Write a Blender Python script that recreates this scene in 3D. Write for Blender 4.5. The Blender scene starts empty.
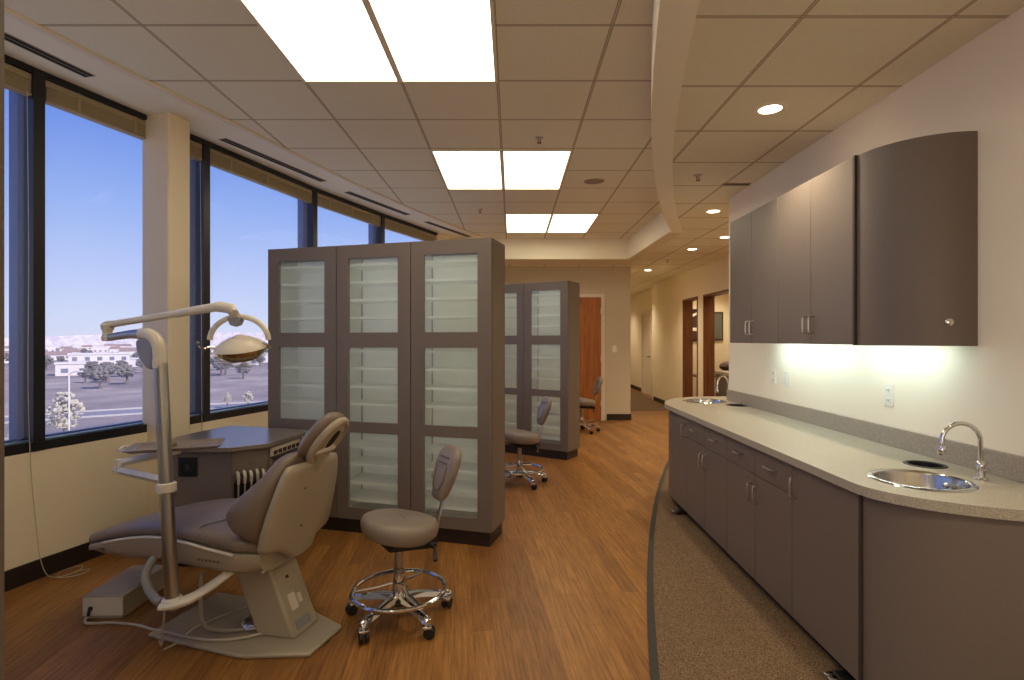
import bpy, bmesh, math, random
from mathutils import Vector, Matrix
random.seed(7)
C = bpy.context.scene.collection
PI = math.pi
EYE = 1.43
H_HIGH = 3.064      # raised ceiling
H_LOW = 2.743       # dropped ceiling
SILL = 0.765

# ------------------------------------------------------------------ materials
def lin(c):
    return tuple(((v/255)/12.92 if v/255 <= .04045 else ((v/255+.055)/1.055)**2.4) for v in c)

def mat(name, rgb, rough=.5, metal=0., spec=.5, noise=None, bump=None, emit=None, coat=0.):
    """principled material; noise=(scale, amount) varies the colour, bump=(scale, strength)"""
    m = bpy.data.materials.new(name); m.use_nodes = True
    nt = m.node_tree; b = nt.nodes['Principled BSDF']
    c = lin(rgb)
    b.inputs['Base Color'].default_value = (*c, 1)
    b.inputs['Roughness'].default_value = rough
    b.inputs['Metallic'].default_value = metal
    b.inputs['Specular IOR Level'].default_value = spec
    if coat: b.inputs['Coat Weight'].default_value = coat
    tc = nt.nodes.new('ShaderNodeTexCoord')
    if noise:
        n = nt.nodes.new('ShaderNodeTexNoise'); n.inputs['Scale'].default_value = noise[0]; n.inputs['Detail'].default_value = 4
        nt.links.new(tc.outputs['Object'], n.inputs['Vector'])
        mx = nt.nodes.new('ShaderNodeMix'); mx.data_type = 'RGBA'
        mx.inputs[6].default_value = (*[v*(1-noise[1]) for v in c], 1)
        mx.inputs[7].default_value = (*[min(1, v*(1+noise[1])) for v in c], 1)
        nt.links.new(n.outputs['Fac'], mx.inputs[0]); nt.links.new(mx.outputs[2], b.inputs['Base Color'])
    if bump:
        n = nt.nodes.new('ShaderNodeTexNoise'); n.inputs['Scale'].default_value = bump[0]; n.inputs['Detail'].default_value = 3
        nt.links.new(tc.outputs['Object'], n.inputs['Vector'])
        bp = nt.nodes.new('ShaderNodeBump'); bp.inputs['Strength'].default_value = bump[1]; bp.inputs['Distance'].default_value = .01
        nt.links.new(n.outputs['Fac'], bp.inputs['Height']); nt.links.new(bp.outputs['Normal'], b.inputs['Normal'])
    if emit:
        b.inputs['Emission Color'].default_value = (*emit[0], 1); b.inputs['Emission Strength'].default_value = emit[1]
    return m

M = {}
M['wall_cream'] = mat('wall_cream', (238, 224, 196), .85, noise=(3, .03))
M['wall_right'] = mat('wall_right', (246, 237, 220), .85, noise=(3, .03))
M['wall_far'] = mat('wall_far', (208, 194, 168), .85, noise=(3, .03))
M['gypsum'] = mat('gypsum', (246, 238, 218), .9)
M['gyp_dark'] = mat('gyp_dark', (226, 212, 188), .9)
M['base_dark'] = mat('base_dark', (40, 30, 27), .45)
M['laminate'] = mat('laminate', (114, 102, 93), .42, noise=(60, .05))
M['laminate_dark'] = mat('laminate_dark', (62, 50, 44), .5)
M['laminate_desk'] = mat('laminate_desk', (125, 113, 103), .28)
M['gap'] = mat('gap', (22, 17, 15), .8)
M['mullion'] = mat('mullion', (26, 24, 26), .35, spec=.5)
M['mullion_sky_tint'] = mat('mullion_sky_tint', (62, 86, 128), .3, metal=.3)  # sky light on the outer mullions is put into this blue
M['sill_highlight'] = mat('sill_highlight', (150, 178, 205), .35, .6)  # pale blue carries the sky highlight on the sill
M['chrome'] = mat('chrome', (215, 215, 215), .08, 1.)
M['steel'] = mat('steel', (200, 198, 192), .22, 1.)
M['brushed'] = mat('brushed', (190, 184, 176), .32, 1.)
M['alu_pole'] = mat('alu_pole', (172, 168, 160), .28, 1.)
M['black'] = mat('black', (16, 15, 15), .5)
M['rubber'] = mat('rubber', (46, 44, 38), .6)
M['vinyl'] = mat('vinyl', (120, 105, 92), .42, bump=(120, .12))
M['vinyl_stool'] = mat('vinyl_stool', (132, 120, 110), .38, bump=(120, .12))
M['vinyl_seam'] = mat('vinyl_seam', (104, 92, 80), .5)
M['beige_plastic'] = mat('beige_plastic', (164, 153, 133), .4)
M['white_plastic'] = mat('white_plastic', (216, 208, 192), .35)
M['cable'] = mat('cable', (186, 178, 160), .5)
M['hose'] = mat('hose', (150, 146, 134), .55)
M['label_grey'] = mat('label_grey', (140, 140, 150), .5)
M['plate_white'] = mat('plate_white', (240, 238, 230), .4)
M['plate_slot'] = mat('plate_slot', (120, 116, 108), .5)
M['blind'] = mat('blind', (168, 152, 120), .6)
M['diffuser_slot'] = mat('diffuser_slot', (18, 15, 13), .8)
M['slot_trim'] = mat('slot_trim', (150, 135, 112), .6)
M['shelf_white'] = mat('shelf_white', (250, 252, 250), .4)
M['reflector'] = mat('reflector', (190, 170, 120), .12, 1.)
M['frame_white'] = mat('frame_white', (225, 214, 196), .6)
M['tbar'] = mat('tbar', (236, 224, 202), .6)
M['copper'] = mat('copper', (150, 90, 50), .3, 1.)
M['picture_dark'] = mat('picture_dark', (38, 34, 33), .5)
M['picture_red'] = mat('picture_red', (70, 48, 44), .5)
M['picture_grey'] = mat('picture_grey', (96, 98, 88), .4)
M['foil'] = mat('foil', (224, 226, 220), .4)

def emission(name, rgb, strength):
    m = bpy.data.materials.new(name); m.use_nodes = True; nt = m.node_tree
    nt.nodes.remove(nt.nodes['Principled BSDF'])
    e = nt.nodes.new('ShaderNodeEmission'); e.inputs[0].default_value = (*rgb, 1); e.inputs[1].default_value = strength
    nt.links.new(e.outputs[0], nt.nodes['Material Output'].inputs[0]); return m
M['troffer'] = emission('troffer_lens', (1, .86, .62), 5.2)
M['lamp'] = emission('lamp_glow', (1, .86, .62), 14)
M['tube'] = emission('tube_glow', (.88, 1, .90), 5)

def glass(name, tint, gloss=.06, rough=.02, haze=None):
    """clear sheet glass: straight-through light plus a little mirror; haze=(colour, share) adds a milky film"""
    m = bpy.data.materials.new(name); m.use_nodes = True; nt = m.node_tree
    nt.nodes.remove(nt.nodes['Principled BSDF'])
    t = nt.nodes.new('ShaderNodeBsdfTransparent'); t.inputs[0].default_value = (*tint, 1)
    g = nt.nodes.new('ShaderNodeBsdfGlossy'); g.inputs['Roughness'].default_value = rough
    mx = nt.nodes.new('ShaderNodeMixShader'); mx.inputs[0].default_value = gloss
    nt.links.new(t.outputs[0], mx.inputs[1]); nt.links.new(g.outputs[0], mx.inputs[2]); out = mx
    if haze:
        d = nt.nodes.new('ShaderNodeBsdfDiffuse'); d.inputs[0].default_value = (*lin(haze[0]), 1)
        tl = nt.nodes.new('ShaderNodeBsdfTranslucent'); tl.inputs[0].default_value = (*lin(haze[0]), 1)
        ad = nt.nodes.new('ShaderNodeMixShader'); ad.inputs[0].default_value = .5
        nt.links.new(d.outputs[0], ad.inputs[1]); nt.links.new(tl.outputs[0], ad.inputs[2])
        m2 = nt.nodes.new('ShaderNodeMixShader'); m2.inputs[0].default_value = haze[1]
        nt.links.new(mx.outputs[0], m2.inputs[1]); nt.links.new(ad.outputs[0], m2.inputs[2]); out = m2
    nt.links.new(out.outputs[0], nt.nodes['Material Output'].inputs[0]); return m
M['window_glass'] = glass('window_glass', (.985, .99, 1), .004, haze=((236, 236, 246), .10))
M['cab_glass'] = glass('cab_glass', (.96, .985, .97), .07, .12, haze=((240, 248, 244), .20))
M['frost'] = glass('frost', (.96, 1, .98), .03, .3, haze=((248, 253, 252), .95))
M['lens_glass'] = glass('lens_glass', (.93, .93, .9), .22, .03)

def floor_material():
    m = bpy.data.materials.new('wood_plank_floor'); m.use_nodes = True; nt = m.node_tree; b = nt.nodes['Principled BSDF']
    tc = nt.nodes.new('ShaderNodeTexCoord')
    mp = nt.nodes.new('ShaderNodeMapping'); mp.inputs['Rotation'].default_value = (0, 0, PI/2 - math.radians(6)); nt.links.new(tc.outputs['Object'], mp.inputs[0])
    br = nt.nodes.new('ShaderNodeTexBrick'); br.offset = .37; br.inputs['Scale'].default_value = 1
    br.inputs['Brick Width'].default_value = .9; br.inputs['Row Height'].default_value = .095
    br.inputs['Mortar Size'].default_value = .0014; br.inputs['Mortar Smooth'].default_value = .4; br.inputs['Bias'].default_value = 0
    br.inputs['Color1'].default_value = (*lin((138, 94, 48)), 1); br.inputs['Color2'].default_value = (*lin((166, 118, 62)), 1)
    br.inputs['Mortar'].default_value = (*lin((118, 76, 42)), 1); nt.links.new(mp.outputs[0], br.inputs['Vector'])
    m2 = nt.nodes.new('ShaderNodeMapping'); m2.inputs['Rotation'].default_value = (0, 0, PI/2 - math.radians(6)); m2.inputs['Scale'].default_value = (3.2, 55, 1)
    # the grain runs along the planks: stretch noise across them
    nt.links.new(tc.outputs['Object'], m2.inputs[0])
    sep = nt.nodes.new('ShaderNodeMapping'); sep.inputs['Scale'].default_value = (4, 70, 1); nt.links.new(mp.outputs[0], sep.inputs[0])
    n = nt.nodes.new('ShaderNodeTexNoise'); n.inputs['Scale'].default_value = 1; n.inputs['Detail'].default_value = 5; n.inputs['Roughness'].default_value = .65
    nt.links.new(sep.outputs[0], n.inputs['Vector'])
    rp = nt.nodes.new('ShaderNodeValToRGB'); rp.color_ramp.elements[0].position = .32; rp.color_ramp.elements[1].position = .68
    rp.color_ramp.elements[0].color = (.52, .46, .40, 1); rp.color_ramp.elements[1].color = (1.12, 1.1, 1.06, 1)
    nt.links.new(n.outputs['Fac'], rp.inputs[0])
    mu = nt.nodes.new('ShaderNodeMix'); mu.data_type = 'RGBA'; mu.blend_type = 'MULTIPLY'; mu.inputs[0].default_value = 1
    nt.links.new(br.outputs['Color'], mu.inputs[6]); nt.links.new(rp.outputs[0], mu.inputs[7])
    nt.links.new(mu.outputs[2], b.inputs['Base Color'])
    b.inputs['Roughness'].default_value = .42; b.inputs['Specular IOR Level'].default_value = .35
    return m
M['floor'] = floor_material()

def carpet_material():
    m = bpy.data.materials.new('speckled_carpet'); m.use_nodes = True; nt = m.node_tree; b = nt.nodes['Principled BSDF']
    tc = nt.nodes.new('ShaderNodeTexCoord')
    n = nt.nodes.new('ShaderNodeTexNoise'); n.inputs['Scale'].default_value = 210; n.inputs['Detail'].default_value = 2
    nt.links.new(tc.outputs['Object'], n.inputs['Vector'])
    rp = nt.nodes.new('ShaderNodeValToRGB'); rp.color_ramp.elements[0].position = .38; rp.color_ramp.elements[1].position = .64
    rp.color_ramp.elements[0].color = (*lin((92, 74, 57)), 1); rp.color_ramp.elements[1].color = (*lin((142, 118, 93)), 1)
    nt.links.new(n.outputs['Fac'], rp.inputs[0]); nt.links.new(rp.outputs[0], b.inputs['Base Color'])
    bp = nt.nodes.new('ShaderNodeBump'); bp.inputs['Strength'].default_value = .5; bp.inputs['Distance'].default_value = .004
    nt.links.new(n.outputs['Fac'], bp.inputs['Height']); nt.links.new(bp.outputs[0], b.inputs['Normal'])
    b.inputs['Roughness'].default_value = .95; b.inputs['Specular IOR Level'].default_value = .1
    return m
M['carpet'] = carpet_material()

def speckle_material(name, c1, c2, rough, scale=260):
    m = bpy.data.materials.new(name); m.use_nodes = True; nt = m.node_tree; b = nt.nodes['Principled BSDF']
    tc = nt.nodes.new('ShaderNodeTexCoord')
    n = nt.nodes.new('ShaderNodeTexNoise'); n.inputs['Scale'].default_value = scale; n.inputs['Detail'].default_value = 2
    nt.links.new(tc.outputs['Object'], n.inputs['Vector'])
    rp = nt.nodes.new('ShaderNodeValToRGB'); rp.color_ramp.elements[0].position = .36; rp.color_ramp.elements[1].position = .6
    rp.color_ramp.elements[0].color = (*lin(c1), 1); rp.color_ramp.elements[1].color = (*lin(c2), 1)
    nt.links.new(n.outputs['Fac'], rp.inputs[0]); nt.links.new(rp.outputs[0], b.inputs['Base Color'])
    b.inputs['Roughness'].default_value = rough
    return m
M['counter'] = speckle_material('speckled_counter', (150, 142, 128), (188, 180, 164), .3)

def tile_material(GX, GY):
    """two foot lay-in ceiling tiles: thin grid lines on a grained cream board"""
    m = bpy.data.materials.new('ceiling_tile'); m.use_nodes = True; nt = m.node_tree; b = nt.nodes['Principled BSDF']
    tc = nt.nodes.new('ShaderNodeTexCoord'); sp = nt.nodes.new('ShaderNodeSeparateXYZ'); nt.links.new(tc.outputs['Object'], sp.inputs[0])
    def mth(op, a, v):
        n = nt.nodes.new('ShaderNodeMath'); n.operation = op; nt.links.new(a, n.inputs[0])
        if isinstance(v, (int, float)): n.inputs[1].default_value = v
        else: nt.links.new(v, n.inputs[1])
        return n.outputs[0]
    def line(o, off):
        f = mth('PINGPONG', mth('SUBTRACT', o, off), .305)
        return mth('LESS_THAN', f, .0065), mth('LESS_THAN', mth('ABSOLUTE', mth('SUBTRACT', f, .008), 0), .0018)
    lx, ex = line(sp.outputs[0], GX); ly, ey = line(sp.outputs[1], GY)
    bar = mth('MAXIMUM', lx, ly); edge = mth('MAXIMUM', ex, ey)
    n = nt.nodes.new('ShaderNodeTexNoise'); n.inputs['Scale'].default_value = 45; n.inputs['Detail'].default_value = 4; nt.links.new(tc.outputs['Object'], n.inputs['Vector'])
    rp = nt.nodes.new('ShaderNodeValToRGB'); rp.color_ramp.elements[0].color = (*lin((230, 223, 200)), 1); rp.color_ramp.elements[1].color = (*lin((240, 234, 212)), 1)
    nt.links.new(n.outputs['Fac'], rp.inputs[0])
    m1 = nt.nodes.new('ShaderNodeMix'); m1.data_type = 'RGBA'; nt.links.new(bar, m1.inputs[0]); nt.links.new(rp.outputs[0], m1.inputs[6]); m1.inputs[7].default_value = (*lin((200, 186, 162)), 1)
    m2 = nt.nodes.new('ShaderNodeMix'); m2.data_type = 'RGBA'; nt.links.new(edge, m2.inputs[0]); nt.links.new(m1.outputs[2], m2.inputs[6]); m2.inputs[7].default_value = (*lin((160, 142, 116)), 1)  # darker lines paint the shadow along the tile grid
    nt.links.new(m2.outputs[2], b.inputs['Base Color']); b.inputs['Roughness'].default_value = .92; b.inputs['Specular IOR Level'].default_value = .15
    return m
M['tile'] = tile_material(-.09, 3.46)
M['tile_low'] = tile_material(-.04, 3.45)

def wood_material(name, c1, c2, sc=(14, 14, .9)):
    m = bpy.data.materials.new(name); m.use_nodes = True; nt = m.node_tree; b = nt.nodes['Principled BSDF']
    tc = nt.nodes.new('ShaderNodeTexCoord'); mp = nt.nodes.new('ShaderNodeMapping'); mp.inputs['Scale'].default_value = sc
    nt.links.new(tc.outputs['Object'], mp.inputs[0])
    n = nt.nodes.new('ShaderNodeTexNoise'); n.inputs['Scale'].default_value = 2; n.inputs['Detail'].default_value = 5; n.inputs['Distortion'].default_value = .8
    nt.links.new(mp.outputs[0], n.inputs['Vector'])
    rp = nt.nodes.new('ShaderNodeValToRGB'); rp.color_ramp.elements[0].position = .3; rp.color_ramp.elements[1].position = .7
    rp.color_ramp.elements[0].color = (*lin(c1), 1); rp.color_ramp.elements[1].color = (*lin(c2), 1)
    nt.links.new(n.outputs['Fac'], rp.inputs[0]); nt.links.new(rp.outputs[0], b.inputs['Base Color']); b.inputs['Roughness'].default_value = .4
    return m
M['door_wood'] = wood_material('door_wood', (146, 82, 34), (186, 114, 54))
M['jamb_wood'] = wood_material('jamb_wood', (96, 56, 30), (132, 82, 48))

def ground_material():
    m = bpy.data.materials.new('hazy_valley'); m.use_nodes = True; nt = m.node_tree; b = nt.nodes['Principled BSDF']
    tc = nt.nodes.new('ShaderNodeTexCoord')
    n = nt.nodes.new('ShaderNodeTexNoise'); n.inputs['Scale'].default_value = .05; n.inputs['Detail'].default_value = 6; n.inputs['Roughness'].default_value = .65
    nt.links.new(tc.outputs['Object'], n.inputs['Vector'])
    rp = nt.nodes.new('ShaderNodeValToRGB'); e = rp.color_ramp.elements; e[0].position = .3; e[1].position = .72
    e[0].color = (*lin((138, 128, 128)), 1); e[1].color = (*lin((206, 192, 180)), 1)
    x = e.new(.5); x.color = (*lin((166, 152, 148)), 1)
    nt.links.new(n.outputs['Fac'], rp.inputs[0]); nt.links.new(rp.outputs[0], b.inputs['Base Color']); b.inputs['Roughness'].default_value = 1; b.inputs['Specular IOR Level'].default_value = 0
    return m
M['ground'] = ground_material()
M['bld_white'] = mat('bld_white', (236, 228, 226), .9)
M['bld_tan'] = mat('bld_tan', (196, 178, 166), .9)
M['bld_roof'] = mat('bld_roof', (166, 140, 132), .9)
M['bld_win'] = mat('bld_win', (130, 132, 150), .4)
M['tree_leaf'] = mat('tree_leaf', (132, 126, 122), .9, noise=(.6, .25))  # distance haze put into the greyed leaf colour
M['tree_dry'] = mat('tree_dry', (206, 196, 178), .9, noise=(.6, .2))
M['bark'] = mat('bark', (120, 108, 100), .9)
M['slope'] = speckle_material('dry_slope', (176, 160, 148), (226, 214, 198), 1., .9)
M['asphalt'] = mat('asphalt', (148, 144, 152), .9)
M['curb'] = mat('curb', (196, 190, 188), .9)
M['hill'] = speckle_material('hazy_hill_town', (196, 188, 200), (222, 214, 222), 1., .16)  # distance haze put into the pale lavender

# ------------------------------------------------------------------ mesh helpers
class MB:
    def __init__(s): s.bm = bmesh.new()
    def verts(s, pts): return [s.bm.verts.new(p) for p in pts]
    def face(s, vs):
        try: return s.bm.faces.new(vs)
        except ValueError: return None
    def box(s, x0, x1, y0, y1, z0, z1, mtx=None):
        p = [(x, y, z) for z in (z0, z1) for y in (y0, y1) for x in (x0, x1)]
        if mtx: p = [mtx @ Vector(q) for q in p]
        v = s.verts(p)
        for f in ((0, 2, 3, 1), (4, 5, 7, 6), (0, 1, 5, 4), (2, 6, 7, 3), (0, 4, 6, 2), (1, 3, 7, 5)): s.face([v[i] for i in f])
        return s
    def prism(s, poly, z0, z1, mtx=None):
        """polygon in x, y extruded along z"""
        a = [Vector((x, y, z0)) for x, y in poly]; b = [Vector((x, y, z1)) for x, y in poly]
        if mtx: a = [mtx @ q for q in a]; b = [mtx @ q for q in b]
        va, vb = s.verts(a), s.verts(b); n = len(poly)
        s.face(list(reversed(va))); s.face(vb)
        for i in range(n): s.face([va[i], va[(i+1) % n], vb[(i+1) % n], vb[i]])
        return s
    def loft(s, rings, caps=True, closed=True):
        vr = [s.verts(r) for r in rings]; n = len(rings[0])
        for a, b in zip(vr, vr[1:]):
            for i in range(n if closed else n-1): s.face([a[i], a[(i+1) % n], b[(i+1) % n], b[i]])
        if caps: s.face(list(reversed(vr[0]))); s.face(vr[-1])
        return s
    def tube(s, pts, r, seg=12, closed=False, flat=None, caps=True):
        """round bar along a path; r a number or one per point; flat=(a, b) gives an elliptic section"""
        pts = [Vector(p) for p in pts]; n = len(pts)
        rs = r if isinstance(r, (list, tuple)) else [r]*n
        tans = []
        for i in range(n):
            if closed: t = pts[(i+1) % n]-pts[i-1]
            else: t = pts[min(i+1, n-1)]-pts[max(i-1, 0)]
            tans.append(t.normalized())
        up = Vector((0, 0, 1)) if abs(tans[0].z) < .9 else Vector((1, 0, 0))
        nx = (up - tans[0]*up.dot(tans[0])).normalized(); rings = []
        for i in range(n):
            nx = (nx - tans[i]*nx.dot(tans[i])).normalized(); ny = tans[i].cross(nx)
            fa, fb = flat if flat else (1, 1)
            rings.append([pts[i] + (nx*math.cos(k*2*PI/seg)*fa + ny*math.sin(k*2*PI/seg)*fb)*rs[i] for k in range(seg)])
        if closed: rings.append(rings[0])
        vr = [s.verts(q) for q in (rings[:-1] if closed else rings)]
        pairs = list(zip(vr, vr[1:])) + ([(vr[-1], vr[0])] if closed else [])
        for a, b in pairs:
            for i in range(seg): s.face([a[i], a[(i+1) % seg], b[(i+1) % seg], b[i]])
        if not closed and caps: s.face(list(reversed(vr[0]))); s.face(vr[-1])
        return s
    def lathe(s, prof, cx=0, cy=0, cz=0, seg=24, mtx=None, caps=True, sy=1):
        rings = []
        for r, z in prof:
            q = [Vector((cx+r*math.cos(k*2*PI/seg), cy+r*sy*math.sin(k*2*PI/seg), cz+z)) for k in range(seg)]
            rings.append([mtx @ p for p in q] if mtx else q)
        if caps == 'end':
            s.loft(rings, False); k = len(s.bm.verts)-seg; s.bm.verts.ensure_lookup_table(); s.face(s.bm.verts[k:]); return s
        return s.loft(rings, caps)
    def ball(s, c, rx, ry=None, rz=None, seg=16, rings=10, mtx=None):
        ry = ry or rx; rz = rz or rx; rr = []
        for j in range(1, rings):
            a = -PI/2+PI*j/rings
            q = [Vector((c[0]+rx*math.cos(a)*math.cos(k*2*PI/seg), c[1]+ry*math.cos(a)*math.sin(k*2*PI/seg), c[2]+rz*math.sin(a))) for k in range(seg)]
            rr.append([mtx @ p for p in q] if mtx else q)
        return s.loft(rr)
    def build(s, name, m, parent=None, bev=0, bseg=2, smooth=True, sub=0, angle=35):
        bmesh.ops.recalc_face_normals(s.bm, faces=s.bm.faces[:])
        me = bpy.data.meshes.new(name); s.bm.to_mesh(me); s.bm.free()
        if m: me.materials.append(m)
        if smooth:
            for p in me.polygons: p.use_smooth = True
            me.set_sharp_from_angle(angle=math.radians(180 if sub else angle))
        o = bpy.data.objects.new(name, me); C.objects.link(o)
        if parent: o.parent = parent
        if bev:
            b = o.modifiers.new('edge', 'BEVEL'); b.width = bev; b.segments = bseg; b.limit_method = 'ANGLE'; b.angle_limit = math.radians(40); b.harden_normals = False
        if sub:
            u = o.modifiers.new('smooth', 'SUBSURF'); u.levels = sub; u.render_levels = sub
        return o

def tag(o, label, cat, group=None, kind=None):
    o['label'] = label; o['category'] = cat
    if group: o['group'] = group
    if kind: o['kind'] = kind
    return o
def thing(name, label, cat, loc=(0, 0, 0), rz=0, group=None):
    o = bpy.data.objects.new(name, None); o.empty_display_size = .1; C.objects.link(o)
    o.location = loc; o.rotation_euler = (0, 0, rz); return tag(o, label, cat, group)
def struct(o): o['kind'] = 'structure'; return o
def sroot(name, loc=(0, 0, 0), rz=0):
    o = bpy.data.objects.new(name, None); C.objects.link(o); o.location = loc; o.rotation_euler = (0, 0, rz); return struct(o)
def dup(root, loc=None, rz=None, label=None):
    """copy a thing with its parts and their sub-parts"""
    r = root.copy(); C.objects.link(r)
    if loc is not None: r.location = loc
    if rz is not None: r.rotation_euler = (0, 0, rz)
    if label: r['label'] = label
    for ch in list(root.children):
        c = ch.copy(); C.objects.link(c); c.parent = r
        for g in list(ch.children):
            d = g.copy(); C.objects.link(d); d.parent = c
    return r
def frame_mtx(p0, p1):
    """local x along p0->p1, local y to its left, z up, origin p0; and the length"""
    d = Vector((p1[0]-p0[0], p1[1]-p0[1], 0)); L = d.length; a = math.atan2(d.y, d.x)
    return (p0[0], p0[1], 0), a, L
def arc(cx, cy, r, a0, a1, n): return [(cx+r*math.cos(math.radians(a0+(a1-a0)*i/n)), cy+r*math.sin(math.radians(a0+(a1-a0)*i/n))) for i in range(n+1)]
def earc(cx, cy, rx, ry, a0, a1, n): return [(cx+rx*math.cos(math.radians(a0+(a1-a0)*i/n)), cy+ry*math.sin(math.radians(a0+(a1-a0)*i/n))) for i in range(n+1)]
def smooth_path(pts, k=6):
    """Catmull-Rom through the points"""
    P = [Vector(p) for p in pts]; out = []
    for i in range(len(P)-1):
        a, b, c, d = P[max(i-1, 0)], P[i], P[i+1], P[min(i+2, len(P)-1)]
        for j in range(k):
            t = j/k; out.append(.5*((2*b)+(c-a)*t+(2*a-5*b+4*c-d)*t*t+(3*b-a-3*c+d)*t**3))
    out.append(P[-1]); return out
def interp(tab, x):
    for (a, b), (c, d) in zip(tab, tab[1:]):
        if x <= c: t = (x-a)/(c-a); return b+(d-b)*t
    return tab[-1][1]

# ------------------------------------------------------------------ room shell
WALL = [(-3.62, -3.0), (-3.50, -.6), (-3.33, .9), (-3.12, 2.19), (-2.842, 3.292), (-2.49, 4.47), (-2.10, 5.85), (-1.66, 7.06), (-1.13, 8.35), (-.46, 9.72)]
struct(MB().prism([(x-.1, y) for x, y in WALL]+[(-.46, 19), (4.1, 19), (4.1, 13.0), (3.55, 13.0), (3.55, -3.2)], -.08, 0).build('floor', M['floor'], smooth=False))
def curve_x(y): return .582+.2*(y-2.12)+.0225*(y-2.12)**2
# carpet island at the counter, a curved rubber strip along its edge
ys = [-3+i*.25 for i in range(40)]; ys = [y for y in ys if y <= 6.75]
car = [(curve_x(y)-.005, y) for y in ys]
struct(MB().prism(car+[(2.2, 6.9), (2.2, 5.2), (2.0, 5.2), (2.0, -3)], 0, .007).build('floor_carpet', M['carpet'], smooth=False))
struct(MB().prism([(curve_x(y)-.038, y) for y in ys]+[(curve_x(y), y) for y in reversed(ys)], 0, .011).build('trim_1', M['rubber'], smooth=False))
struct(MB().prism([(2.13, 11.1), (3.39, 11.1), (3.39, 18.9), (2.13, 18.9)], 0, .006).build('floor_hallway', M['carpet'], smooth=False))

# raised ceiling
struct(MB().prism([(x-.1, y) for x, y in WALL]+[(2.6, 9.72), (2.6, -3.2)], H_HIGH, H_HIGH+.1).build('ceiling', M['tile'], smooth=False))
# dropped ceiling along the counter and across the far end
cy = [-3.2+i*.2 for i in range(50)]; cy = [y for y in cy if y < 6.62]
edge = [(curve_x(y)-.006, y) for y in cy]+[(1.935, 6.66)]
FARY = 8.86
low = edge+[(1.885, FARY), (-.92, FARY), (-.5, 9.75), (-.5, 19), (5.2, 19), (5.2, -3.2)]
struct(MB().prism(low, H_LOW, H_HIGH+.1).build('ceiling_dropped', M['tile_low'], smooth=False))
# plain band and cove faces that edge the dropped ceiling
band = [(curve_x(y)-.012, y) for y in cy]+[(1.93, 6.67)]
bin_ = [(curve_x(y)+.15-.004*max(0, y), y) for y in cy]+[(2.07, 6.67)]
struct(MB().prism([(x+.001, y) for x, y in band]+list(reversed(bin_)), H_LOW-.012, H_LOW-.0005).build('trim_2', M['gypsum'], smooth=False))
struct(MB().prism(band+[(x+.005, y) for x, y in reversed(band)], H_LOW-.0005, H_HIGH).build('trim_3', M['gypsum']))
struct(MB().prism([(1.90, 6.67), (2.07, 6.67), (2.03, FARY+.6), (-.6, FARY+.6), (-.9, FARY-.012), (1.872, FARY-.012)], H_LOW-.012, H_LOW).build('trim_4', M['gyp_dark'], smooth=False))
struct(MB().prism([(-.9, FARY-.012), (1.872, FARY-.012), (1.92, 6.67), (1.94, 6.67), (1.9, FARY), (-.9, FARY)], H_LOW, H_HIGH).build('trim_5', M['gypsum'], smooth=False))
# gypsum strip between the tiles and the window wall
def offset_pts(P, d):
    out = []
    for i, p in enumerate(P):
        a = Vector(P[max(i-1, 0)]); b = Vector(P[min(i+1, len(P)-1)]); t = (b-a).normalized(); out.append((p[0]+t.y*d, p[1]-t.x*d))
    return out
inner = offset_pts(WALL, .46)
struct(MB().prism(WALL+list(reversed(inner)), H_HIGH-.008, H_HIGH).build('trim_6', M['gypsum'], smooth=False))
struct(MB().prism(offset_pts(WALL, .455)+list(reversed(offset_pts(WALL, .49))), H_HIGH-.018, H_HIGH).build('trim_7', M['tbar'], smooth=False))

# window wall: sill wall facets, dark base, one window per facet
HEADZ = H_HIGH-.012
for i, (p0, p1) in enumerate(zip(WALL, WALL[1:])):
    loc, a, L = frame_mtx(p0, p1)
    w = sroot('wall_left' if i == 0 else 'wall_left.%03d' % i, loc, a)
    MB().box(-.02, L+.02, 0, .2, 0, SILL).build('wall_panel', M['wall_cream'], w, smooth=False)
    b = struct(MB().box(0, L, -.012, 0, 0, .115).build('baseboard_left', M['base_dark'], smooth=False)); b.location = loc; b.rotation_euler = (0, 0, a)
    if i == len(WALL)-2:
        MB().box(-.02, L+.02, .0, .2, SILL, H_HIGH).build('wall_upper', M['wall_cream'], w, smooth=False); continue
    wd = sroot('window_%d' % (i+1), loc, a)
    f = MB()
    f.box(.0, L, .0, .13, SILL, SILL+.055)            # sill bar
    f.box(.0, L, .0, .13, HEADZ-.032, HEADZ+.01)      # head bar
    f.box(-.028, .036, -.005, .13, SILL, HEADZ)       # mullion at the near joint
    f.box(L-.02, L, .02, .13, SILL, HEADZ)
    f.build('window_frame', M['mullion'], wd, smooth=False)
    MB().box(-.028, .028, .13, .205, SILL-.1, HEADZ).box(0, L, .13, .2, SILL-.1, SILL+.02).box(.035, L-.02, .09, .13, SILL+.055, SILL+.075).build('outer_fin', M['mullion_sky_tint'], wd, smooth=False)
    MB().box(.037, L-.021, .03, .06, SILL+.055, SILL+.068).build('sill_highlight', M['sill_highlight'], wd, bev=.004)  # strip added to paint the bright highlight line along the sill
    MB().box(.03, L-.02, .075, .083, SILL+.05, HEADZ-.05).build('pane', M['window_glass'], wd, smooth=False)
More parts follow.
